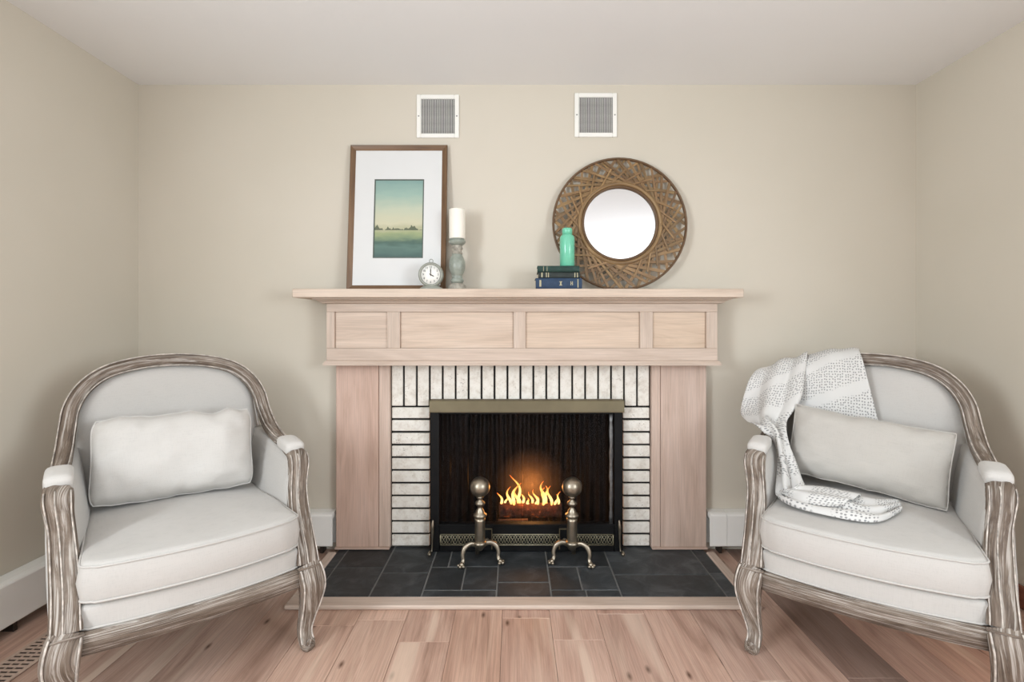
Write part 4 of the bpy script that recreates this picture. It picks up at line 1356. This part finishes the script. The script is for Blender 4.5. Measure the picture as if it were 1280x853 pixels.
def make_armchair(loc, rz, label):
    t = thing('armchair', loc, label, 'armchair', rz, 'pair of carved linen armchairs')
    W = M['limed']
    def mir(pts): return [(-p[0],) + tuple(p[1:]) for p in pts]
    # crest frame: one continuous moulding from arm to arm over the top
    half = [(0.346, 0.325, 0.668, 0.023, 0.020), (0.345, 0.420, 0.680, 0.025, 0.022), (0.340, 0.530, 0.712, 0.026, 0.023), (0.333, 0.610, 0.775, 0.026, 0.024),
            (0.321, 0.650, 0.850, 0.026, 0.024), (0.285, 0.680, 0.918, 0.026, 0.024), (0.220, 0.705, 0.970, 0.026, 0.024), (0.118, 0.726, 0.999, 0.026, 0.024), (0.0, 0.735, 1.008, 0.026, 0.024)]
    path = catmull(mir(half) + half[-2::-1], 7)
    def fref(p):
        return (0.25 * p.x, -1.0, 0.25)
    bf = link('back_frame', sweep('back_frame', path, REED, fref), W, t)
    for a in (-0.92, 0.90):
        link('carved_bead', bead(path, fref, a, 0.74, 0.0024), M['lime_bead'], bf)
    # inner outline of the upholstered back
    inner = []
    for p in path:
        inner.append(Vector((p[0], p[1], p[2])))
    keep = [p for p in inner if p.z > 0.70]
    off = []
    cz = 0.74
    for p in keep:
        d = Vector((p.x, 0, p.z - cz))
        l = d.length
        q = d * ((l - 0.020) / l)
        off.append((q.x, cz + q.z))
    left_bot = [(off[0][0] + 0.012, 0.62), (off[0][0] + 0.026, 0.52), (off[0][0] + 0.04, 0.42)]
    right_bot = [(-a, b) for a, b in left_bot]
    bottom = [(left_bot[-1][0] + (right_bot[-1][0] - left_bot[-1][0]) * i / 10, 0.40) for i in range(11)]
    outl = off + right_bot + bottom[::-1] + left_bot[::-1]
    n = len(outl)
    c = (0.0, 0.70)
    vs_, fs = [], []
    R_ = 9
    for k in range(R_ + 1):
        s = 1 - k / (R_ + 0.4)
        bulge = 0.045 * (1 - s ** 2.2)
        for a, b in outl:
            x, z = c[0] + (a - c[0]) * s, c[1] + (b - c[1]) * s
            vs_.append((x, Yb(x, z) - bulge + (0.006 if k == 0 else 0), z))
    for k in range(R_):
        for j in range(n):
            j2 = (j + 1) % n
            fs.append((k * n + j, k * n + j2, (k + 1) * n + j2, (k + 1) * n + j))
    fs.append(tuple(R_ * n + j for j in range(n)))
    # outside back
    m0 = len(vs_)
    for k, (s, d) in enumerate(((1.0, 0.045), (0.94, 0.062), (0.5, 0.066))):
        for a, b in outl:
            x, z = c[0] + (a - c[0]) * s, c[1] + (b - c[1]) * s
            vs_.append((x, Yb(x, z) + d, z))
    for k in range(2):
        for j in range(n):
            j2 = (j + 1) % n
            q = m0 + k * n
            fs.append((q + j, q + j2, q + n + j2, q + n + j))
    for j in range(n):
        j2 = (j + 1) % n
        fs.append((j, j2, m0 + j2, m0 + j))
    fs.append(tuple(m0 + 2 * n + j for j in range(n)))
    link('back_upholstery', mesh('back', vs_, fs), M['linen'], t)
    welt = [(a, Yb(a, b) - 0.004, b) for a, b in off]
    link('back_piping', sweep('welt', [tuple(p) + (0.0045, 0.0045) for p in welt], ROUND, (0, 1, 0)), M['linen_white'], t)
    # arm posts and legs
    post = [(0.347, 0.225, 0.653, 0.033, 0.012), (0.348, 0.190, 0.656, 0.037, 0.018), (0.348, 0.163, 0.634, 0.039, 0.026), (0.345, 0.158, 0.595, 0.036, 0.026), (0.339, 0.152, 0.540, 0.035, 0.027), (0.333, 0.118, 0.470, 0.037, 0.029), (0.328, 0.060, 0.400, 0.038, 0.030),
            (0.327, 0.016, 0.342, 0.038, 0.032), (0.327, 0.0, 0.303, 0.040, 0.035)]
    leg = [(0.327, 0.0, 0.302, 0.041, 0.036), (0.333, -0.012, 0.275, 0.046, 0.041), (0.338, -0.018, 0.235, 0.046, 0.041), (0.335, -0.010, 0.18, 0.038, 0.034), (0.328, 0.004, 0.12, 0.029, 0.027), (0.321, 0.010, 0.07, 0.025, 0.024),
           (0.322, 0.002, 0.038, 0.025, 0.024), (0.327, -0.014, 0.017, 0.026, 0.021), (0.330, -0.030, 0.009, 0.016, 0.010)]
    for sgn in (1, -1):
        pp = post if sgn == 1 else mir(post)
        ll = leg if sgn == 1 else mir(leg)
        cp, cl = catmull(pp, 6), catmull(ll, 6)
        po = link('arm_post', sweep('arm_post', cp, REED6, (0, -1, 0.15)), W, t)
        fl_ = link('front_leg', sweep('front_leg', cl, reeded(28, 2.8, 0.11, 6, 0.4), (0, -1, 0.1)), W, t)
        for a, b in ((-0.80, 0.82), (0.80, 0.82), (0.15, 0.98)):
            link('carved_bead', bead(cp[9:], (0, -1, 0.15), a, b, 0.0022), M['lime_bead'], po)
        for a, b in ((-0.78, 0.80), (0.78, 0.80)):
            link('carved_bead', bead(cl[3:-8], (0, -1, 0.1), a, b, 0.0030), M['lime_bead'], fl_)
        # carved collar between post and leg, scroll on the foot
        x = sgn * 0.327
        link('knee_bead', sweep('bead', [(x - 0.040, -0.030, 0.300, 0.0028, 0.0035), (x - 0.02, -0.041, 0.304, 0.0028, 0.0035), (x, -0.044, 0.306, 0.0028, 0.0035), (x + 0.02, -0.041, 0.304, 0.0028, 0.0035), (x + 0.040, -0.030, 0.300, 0.0028, 0.0035)], ROUND, (0, 0, 1)), W, t)
        ro = lathe('rosette', [(0.012, 0), (0.012, 0.004), (0.009, 0.006), (0.007, 0.004), (0.005, 0.007), (0.001, 0.008)], 16)
        ro.transform(Matrix.Translation((sgn * 0.326, -0.030, 0.033)) @ Matrix.Rotation(PI / 2, 4, 'X'))
        link('foot_rosette', ro, W, t)
        # arm rail under the pad, from post to crest frame
        rail = [(0.347 * sgn, 0.205, 0.644, 0.028, 0.016), (0.349 * sgn, 0.270, 0.652, 0.028, 0.016), (0.350 * sgn, 0.350, 0.672, 0.025, 0.018)]
        link('arm_rail', sweep('rail', catmull(rail, 5), REED6, (0, 0, 1)), W, t)
        # arm pad
        pts = []
        for i in range(13):
            s = i / 12
            e = max(0.0, 1 - abs(2 * s - 1) ** 8) ** 0.5
            pts.append((0.348 * sgn, 0.196 + 0.140 * s, 0.672 + 0.010 * s + 0.004 * math.sin(PI * s), 0.036 * (0.80 + 0.20 * e), 0.026 * (0.5 + 0.5 * e)))
        link('arm_pad', sweep('pad', pts, reeded(24, 3.6, 0, 1), (0, 0, 1)), M['linen_white'], t)
        # upholstered side panel, closed volume
        nu, nv = 12, 10
        fr = catmull([(p[1], p[2]) for p in post[2:]], 8)
        def yfront(z):
            best = min(fr, key=lambda q: abs(q[1] - z))
            return best[0] + 0.012
        vs_, fs = [], []
        for side in (0, 1):
            for i in range(nu + 1):
                u = i / nu
                for k in range(nv + 1):
                    v = k / nv
                    zt = 0.645 + 0.055 * u ** 1.3
                    z = 0.285 + (zt - 0.285) * v
                    y0 = yfront(min(z, 0.615))
                    y1 = 0.675 if side else 0.66
                    y = y0 + (y1 - y0) * u
                    xc_ = 0.327 + 0.020 * v - 0.040 * u * (1 - 0.5 * v)
                    bl = math.sin(PI * min(1, max(0, v))) ** 0.7 * math.sin(PI * (0.08 + 0.84 * u)) ** 0.6
                    x = xc_ - 0.022 - 0.026 * bl if side == 0 else xc_ + 0.030 + 0.014 * bl
                    vs_.append((sgn * x, y, z))
        m1 = (nu + 1) * (nv + 1)
        def idx(s, i, k): return s * m1 + i * (nv + 1) + k
        for s in (0, 1):
            for i in range(nu):
                for k in range(nv):
                    fs.append((idx(s, i, k), idx(s, i + 1, k), idx(s, i + 1, k + 1), idx(s, i, k + 1)))
        for i in range(nu):
            for k in (0, nv):
                fs.append((idx(0, i, k), idx(0, i + 1, k), idx(1, i + 1, k), idx(1, i, k)))
        for k in range(nv):
            for i in (0, nu):
                fs.append((idx(0, i, k), idx(0, i, k + 1), idx(1, i, k + 1), idx(1, i, k)))
        link('side_upholstery', mesh('side', vs_, fs), M['linen'], t)
        # piping along the post
        pip = []
        for k in range(nv + 1):
            p = vs_[idx(0, 0, k)]
            pip.append((p[0], p[1] - 0.001, p[2], 0.0045, 0.0045))
        link('side_piping', sweep('pip', pip, ROUND, (0, 1, 0)), M['linen_white'], t)
        # side rail and raked back leg
        link('side_rail', sweep('srail', [(0.330 * sgn, 0.02, 0.268, 0.022, 0.030), (0.315 * sgn, 0.32, 0.268, 0.022, 0.030), (0.290 * sgn, 0.68, 0.268, 0.022, 0.030)], REED6, (0, 0, 1)), W, t)
        link('back_leg', sweep('bleg', catmull([(0.290 * sgn, 0.685, 0.30, 0.026, 0.026), (0.290 * sgn, 0.695, 0.2, 0.025, 0.025), (0.295 * sgn, 0.72, 0.09, 0.021, 0.021), (0.30 * sgn, 0.75, 0.0012, 0.018, 0.018)], 5), REED6, (0, 1, 0)), W, t)
    # apron across the front with mouldings, bowed
    prof = [(-1, -1), (1, -1), (1.25, -0.95), (1.3, -0.75), (1.05, -0.68), (1.0, -0.35), (0.85, -0.2), (1.0, -0.05), (0.85, 0.1), (1.0, 0.25), (1.05, 0.55), (1.3, 0.62), (1.3, 0.85), (1.1, 0.92), (1.0, 1.0), (-1, 1)]
    pts = []
    for i in range(17):
        x = 0.30 - 0.60 * i / 16
        pts.append((x, -0.002 - 0.030 * (1 - (x / 0.32) ** 2), 0.268, 0.020, 0.030))
    pts2 = pts
    ap = link('front_apron', sweep('apron', pts2, prof, (0, 0, 1)), W, t)
    for b in (-0.86, 0.74):
        link('carved_bead', bead(pts2, (0, 0, 1), 1.28, b, 0.0030), M['lime_bead'], ap)
    link('back_rail', sweep('brail', [(-0.29, 0.685, 0.268, 0.02, 0.03), (0.29, 0.685, 0.268, 0.02, 0.03)], REED6, (0, 0, 1)), W, t)
    # deck band and loose seat cushion
    ol = seat_outline(0.300, 0.275, -0.004, 0.665, 0.036, 0.02)
    link('seat_deck', slab('deck', ol, 0.280, 0.366, 0.014), M['linen'], t)
    link('deck_piping', sweep('pip', [(p[0] * 1.0, p[1] - 0.002, 0.303, 0.003, 0.003) for p in ol], ROUND, (0, 0, 1), True), M['linen'], t)
    oc = seat_outline(0.300, 0.270, -0.014, 0.635, 0.042, 0.035)
    cu = link('seat_cushion', slab('cushion', oc, 0.3665, 0.487, 0.022, 0.020, 8, 0.006), M['linen'], t)
    for z in (0.378, 0.477):
        link('cushion_piping', sweep('pip', [(p[0] * 0.995, p[1] * 0.995, z, 0.0032, 0.0032) for p in oc], ROUND, (0, 0, 1), True), M['linen'], cu)
    return t

LC = ((-0.992, 1.630, 0.001), math.radians(40.1))
RC = ((1.118, 1.636, 0.001), math.radians(-35.2))
make_armchair(LC[0], LC[1], 'carved whitewashed armchair in pale linen holding a plump off-white cushion')
make_armchair(RC[0], RC[1], 'carved whitewashed armchair in pale linen with the spotted throw over its back')

def place(chair, x, y, z):
    (cx, cy, cz), r = chair
    return Vector((cx + x * math.cos(r) - y * math.sin(r), cy + x * math.sin(r) + y * math.cos(r), cz + z))

def pillow(chair, w, h, th, loc, lean, roll, yaw, mat, label, seed, dents, rc=0.02):
    nu, nv = 44, 26
    vs_, fs = [], []
    for side in (1, -1):
        for i in range(nu + 1):
            for k in range(nv + 1):
                a, b = -1 + 2 * i / nu, -1 + 2 * k / nv
                # bowed-in edges between the pointed corners
                x = a * w / 2 * (1 - 0.035 * (1 - b * b)) * (1 - rc * b ** 6)
                z = b * h / 2 * (1 - (0.07 - rc * 0.6) * (1 - a * a)) * (1 - rc * a ** 6)
                f = max(0.0, (1 - a ** 4)) ** 0.55 * max(0.0, (1 - b ** 4)) ** 0.55
                y = -side * th / 2 * f
                nn = noise.noise((a * 2.1 + seed, b * 1.6, side * 3.0 + seed))
                n2 = noise.noise((a * 6 + seed, b * 4.0, 7.0 + seed))
                e = f * (1 - f) * 4
                y += side * (-0.014 * nn * f - 0.006 * n2 * (0.4 + e))
                z += dents * 0.014 * noise.noise((a * 4.3 + seed * 2, 2.0, seed)) * max(0, b) ** 2 * (1 - a ** 6)
                z += 0.006 * noise.noise((a * 5, b * 5, seed + 5))
                vs_.append((x, y, z))
    m1 = (nu + 1) * (nv + 1)
    for s in (0, 1):
        for i in range(nu):
            for k in range(nv):
                q = s * m1 + i * (nv + 1) + k
                f = (q, q + nv + 1, q + nv + 2, q + 1)
                fs.append(f if s == 0 else f[::-1])
    bm = bmesh.new()
    me = mesh('pillow', vs_, fs, fix=False)
    bm.from_mesh(me)
    bmesh.ops.remove_doubles(bm, verts=bm.verts, dist=0.0006)
    bmesh.ops.recalc_face_normals(bm, faces=bm.faces)
    bm.to_mesh(me); bm.free()
    me.polygons.foreach_set('use_smooth', [True] * len(me.polygons))
    P = place(chair, *loc)
    rot = Matrix.Rotation(chair[1] + yaw, 4, 'Z') @ Matrix.Rotation(-lean, 4, 'X') @ Matrix.Rotation(roll, 4, 'Y')
    t = bpy.data.objects.new('cushion', None); COL.objects.link(t); t.empty_display_size = 0.05
    t.matrix_world = Matrix.Translation(P) @ rot
    ORG[t.name] = Vector((0, 0, 0))
    tag(t, label, 'cushion')
    link('cushion_cover', me, mat, t)
    # seam round the edge
    n = 80
    pts = []
    for i in range(n):
        q = 4.0 * i / n
        e, f = int(q), q - int(q)
        a, b = [(-1 + 2 * f, -1), (1, -1 + 2 * f), (1 - 2 * f, 1), (-1, 1 - 2 * f)][e]
        x = a * w / 2 * (1 - 0.035 * (1 - b * b)) * (1 - rc * b ** 6)
        z = b * h / 2 * (1 - (0.07 - rc * 0.6) * (1 - a * a)) * (1 - rc * a ** 6)
        z += dents * 0.014 * noise.noise((a * 4.3 + seed * 2, 2.0, seed)) * max(0, b) ** 2 * (1 - a ** 6)
        z += 0.006 * noise.noise((a * 5, b * 5, seed + 5))
        pts.append((x, 0, z, 0.0028, 0.0028))
    link('edge_seam', sweep('seam', pts, ROUND[::2], (0, 1, 0), True), mat, t)
    return t
pillow(LC, 0.532, 0.32, 0.18, (-0.012, 0.470, 0.661), math.radians(16), math.radians(0), math.radians(-6), M['linen_white'], 'plump off-white lumbar cushion on the armchair beside the floor register', 1.7, 1.6, 0.07)
pillow(RC, 0.532, 0.285, 0.12, (-0.002, 0.46, 0.656), math.radians(17), math.radians(7), 0.0, M['linen_grey'], 'smooth greige lumbar cushion leaning on the spotted throw', 4.2, 0.3)

# ------------------------------------------------------------------ throw blanket on the second chair
def drape(me, chair, kinds, gap=0.006):
    """push cloth vertices out of the chair and cushion they lie on"""
    bpy.context.view_layer.update()
    inv = (Matrix.Translation(chair[0]) @ Matrix.Rotation(chair[1], 4, 'Z')).inverted()
    near = Vector(chair[0])
    trees = []
    for o in bpy.data.objects:
        if o.type == 'MESH' and o.name.split('.')[0] in kinds:
            mw = inv @ o.matrix_world
            vs_ = [mw @ v.co for v in o.data.vertices]
            c = sum(vs_, Vector()) / len(vs_)
            if Vector((c.x, c.y - 0.3, 0)).length > 0.8:
                continue
            trees.append(BVHTree.FromPolygons(vs_, [tuple(p.vertices) for p in o.data.polygons]))
    def inside(tr, p):
        votes = 0
        for d in (Vector((0.03, 0.02, 1)), Vector((1, 0.05, 0.03)), Vector((-0.04, -1, 0.06))):
            q, k = p.copy(), 0
            while k < 12:
                h = tr.ray_cast(q, d)
                if h[0] is None: break
                k += 1
                q = h[0] + d * 1e-5
            votes += k % 2
        return votes >= 2
    for it in range(6):
        moved = 0
        for v in me.vertices:
            for tr in trees:
                h = tr.find_nearest(v.co, 0.09)
                if h[0] is None: continue
                if h[3] < 0.0005:
                    v.co = v.co + h[1] * gap; moved += 1
                elif inside(tr, v.co):
                    v.co = h[0] + (h[0] - v.co).normalized() * gap; moved += 1
                elif h[3] < gap * 0.8:
                    v.co = h[0] + (v.co - h[0]).normalized() * gap; moved += 1
        if not moved: break

def throw():
    main = [
        [(-.42, .74, .60), (-.37, .75, .60), (-.32, .76, .61), (-.27, .765, .61), (-.22, .77, .62)],
        [(-.43, .71, .80), (-.37, .725, .82), (-.32, .735, .84), (-.27, .745, .86), (-.22, .75, .87)],
        [(-.425, .66, .915), (-.37, .675, .95), (-.315, .69, .975), (-.27, .70, .995), (-.225, .71, 1.010)],
        [(-.430, .60, .935), (-.375, .60, .968), (-.315, .615, .990), (-.27, .635, 1.008), (-.222, .650, 1.022)],
        [(-.450, .55, .880), (-.390, .535, .905), (-.325, .54, .925), (-.275, .55, .940), (-.225, .575, .950)],
        [(-.470, .54, .790), (-.415, .50, .800), (-.345, .47, .815), (-.285, .47, .830), (-.235, .50, .845)],
        [(-.460, .495, .735), (-.410, .450, .757), (-.360, .420, .763), (-.312, .415, .760), (-.280, .435, .758)],
        [(-.415, .405, .722), (-.385, .380, .734), (-.350, .365, .737), (-.312, .360, .726), (-.284, .365, .708)],
        [(-.345, .360, .724), (-.325, .340, .722), (-.302, .327, .704), (-.286, .325, .680), (-.272, .335, .655)],
        [(-.277, .345, .640), (-.272, .300, .615), (-.260, .270, .603), (-.243, .270, .596), (-.222, .300, .586)],
        [(-.268, .205, .512), (-.256, .175, .525), (-.235, .170, .540), (-.205, .185, .550), (-.175, .235, .545)],
        [(-.235, .105, .506), (-.215, .13, .530), (-.180, .165, .560), (-.150, .205, .562), (-.125, .265, .545)],
        [(-.130, .060, .508), (-.120, .10, .525), (-.100, .145, .552), (-.080, .195, .548), (-.065, .26, .535)],
        [(-.030, .055, .510), (-.025, .10, .530), (-.015, .15, .528), (-.005, .21, .545), (0.0, .27, .530)],
        [(.045, .095, .512), (.045, .14, .522), (.05, .19, .532), (.055, .24, .528), (.055, .30, .520)],
        [(.105, .235, .514), (.105, .26, .518), (.105, .28, .522), (.105, .30, .520), (.10, .325, .518)],
    ]
    flap = [
        [(-.26, .765, .62), (-.16, .78, .62), (-.10, .785, .62), (-.05, .79, .62), (-.0, .79, .62)],
        [(-.26, .745, .86), (-.16, .76, .88), (-.11, .77, .89), (-.06, .775, .89), (-.02, .775, .89)],
        [(-.26, .71, .992), (-.165, .725, 1.025), (-.115, .735, 1.034), (-.07, .74, 1.038), (-.025, .742, 1.040)],
        [(-.255, .652, .998), (-.165, .660, 1.034), (-.115, .665, 1.042), (-.07, .668, 1.045), (-.025, .669, 1.046)],
        [(-.255, .592, .955), (-.160, .605, .99), (-.110, .612, 1.0), (-.06, .614, 1.0), (-.010, .615, 1.0)],
        [(-.255, .560, .89), (-.155, .570, .91), (-.100, .578, .91), (-.045, .582, .91), (.010, .584, .91)],
        [(-.255, .530, .780), (-.150, .540, .79), (-.090, .548, .79), (-.030, .552, .785), (.038, .555, .78)],
        [(-.25, .512, .70), (-.145, .522, .71), (-.085, .528, .705), (-.020, .530, .70), (.058, .533, .69)],
    ]
    for i, r in enumerate(main):
        d = 0.065 if i < 8 else (0.045, 0.03, 0.015)[i - 8] if i < 11 else 0.01
        main[i] = [(x, y + d, z if i < 10 else 0.513 + 0.55 * (z - 0.513)) for x, y, z in r]
    flap = [[(x, y + 0.055, z) for x, y, z in r] for r in flap]
    def grid(rows, nr, nc, pleat, seed, u_off):
        R_ = catmull([tuple(c for p in r for c in p) for r in rows], nr)
        G = []
        for r in R_:
            pts = [tuple(r[3 * i:3 * i + 3]) for i in range(5)]
            G.append([Vector(p) for p in catmull(pts, nc)])
        nR, nC = len(G), len(G[0])
        out = [[None] * nC for _ in range(nR)]
        v = 0.0
        uv = []
        for i in range(nR):
            if i: v += (G[i][nC // 2] - G[i - 1][nC // 2]).length
            row = []
            u = 0.0
            for k in range(nC):
                if k: u += (G[i][k] - G[i][k - 1]).length
                a = G[min(i + 1, nR - 1)][k] - G[max(i - 1, 0)][k]
                b = G[i][min(k + 1, nC - 1)] - G[i][max(k - 1, 0)]
                nrm = a.cross(b).normalized()
                w = k / (nC - 1)
                amt = pleat(i / (nR - 1))
                d = amt * math.sin(w * 2 * PI * 2.3 + seed + 2.0 * noise.noise((w, i * 0.05, seed))) + amt * 0.9 * noise.noise((w * 5, i * 0.12, seed + 2))
                out[i][k] = G[i][k] + nrm * d
                row.append((u_off + u * 1.25, v))
            uv.append(row)
        vs_ = [p for r in out for p in r]
        fs = []
        for i in range(nR - 1):
            for k in range(nC - 1):
                q = i * nC + k
                fs.append((q, q + 1, q + nC + 1, q + nC))
        return mesh('throw', vs_, fs, [x for r in uv for x in r], fix=False)
    m1 = grid(main, 6, 8, lambda s: 0.005 + 0.013 * min(1, max(0, (s - 0.15) * 4)) - 0.007 * min(1, max(0, (s - 0.6) * 5)), 0.6, 0.0)
    m2 = grid(flap, 6, 6, lambda s: 0.0025, 2.2, 0.6)
    # second layer of the folded end lying on the seat
    fold = [
        [(-.275, .20, .522), (-.255, .17, .545), (-.235, .16, .565), (-.215, .17, .575), (-.20, .20, .57)],
        [(-.20, .11, .530), (-.18, .13, .560), (-.155, .16, .580), (-.135, .20, .585), (-.12, .25, .57)],
        [(-.12, .10, .532), (-.105, .13, .560), (-.085, .16, .578), (-.065, .20, .580), (-.05, .25, .565)],
        [(-.06, .12, .545), (-.045, .15, .560), (-.03, .18, .562), (-.015, .22, .570), (-.01, .26, .555)],
    ]
    fold = [[(x, y + 0.01, 0.515 + 0.62 * (z - 0.513)) for x, y, z in r] for r in fold]
    m3 = grid(fold, 6, 6, lambda s: 0.005, 3.3, 1.1)
    me = join_meshes('throw', [m1, m2, m3])
    drape(me, RC, ['back_frame', 'back_upholstery', 'side_upholstery', 'seat_cushion', 'arm_rail', 'arm_pad', 'arm_post', 'back_piping', 'carved_bead', 'side_piping', 'cushion_piping', 'cushion_cover', 'edge_seam'])
    t = thing('throw_blanket', RC[0], 'white throw with small grey spots draped over the chair back and seat', 'blanket', RC[1])
    o = link('throw_cloth', me, M['throw'], t)
    md = o.modifiers.new('thick', 'SOLIDIFY'); md.thickness = 0.005; md.offset = 0
    md = o.modifiers.new('smooth', 'SUBSURF'); md.levels = 1; md.render_levels = 1
throw()
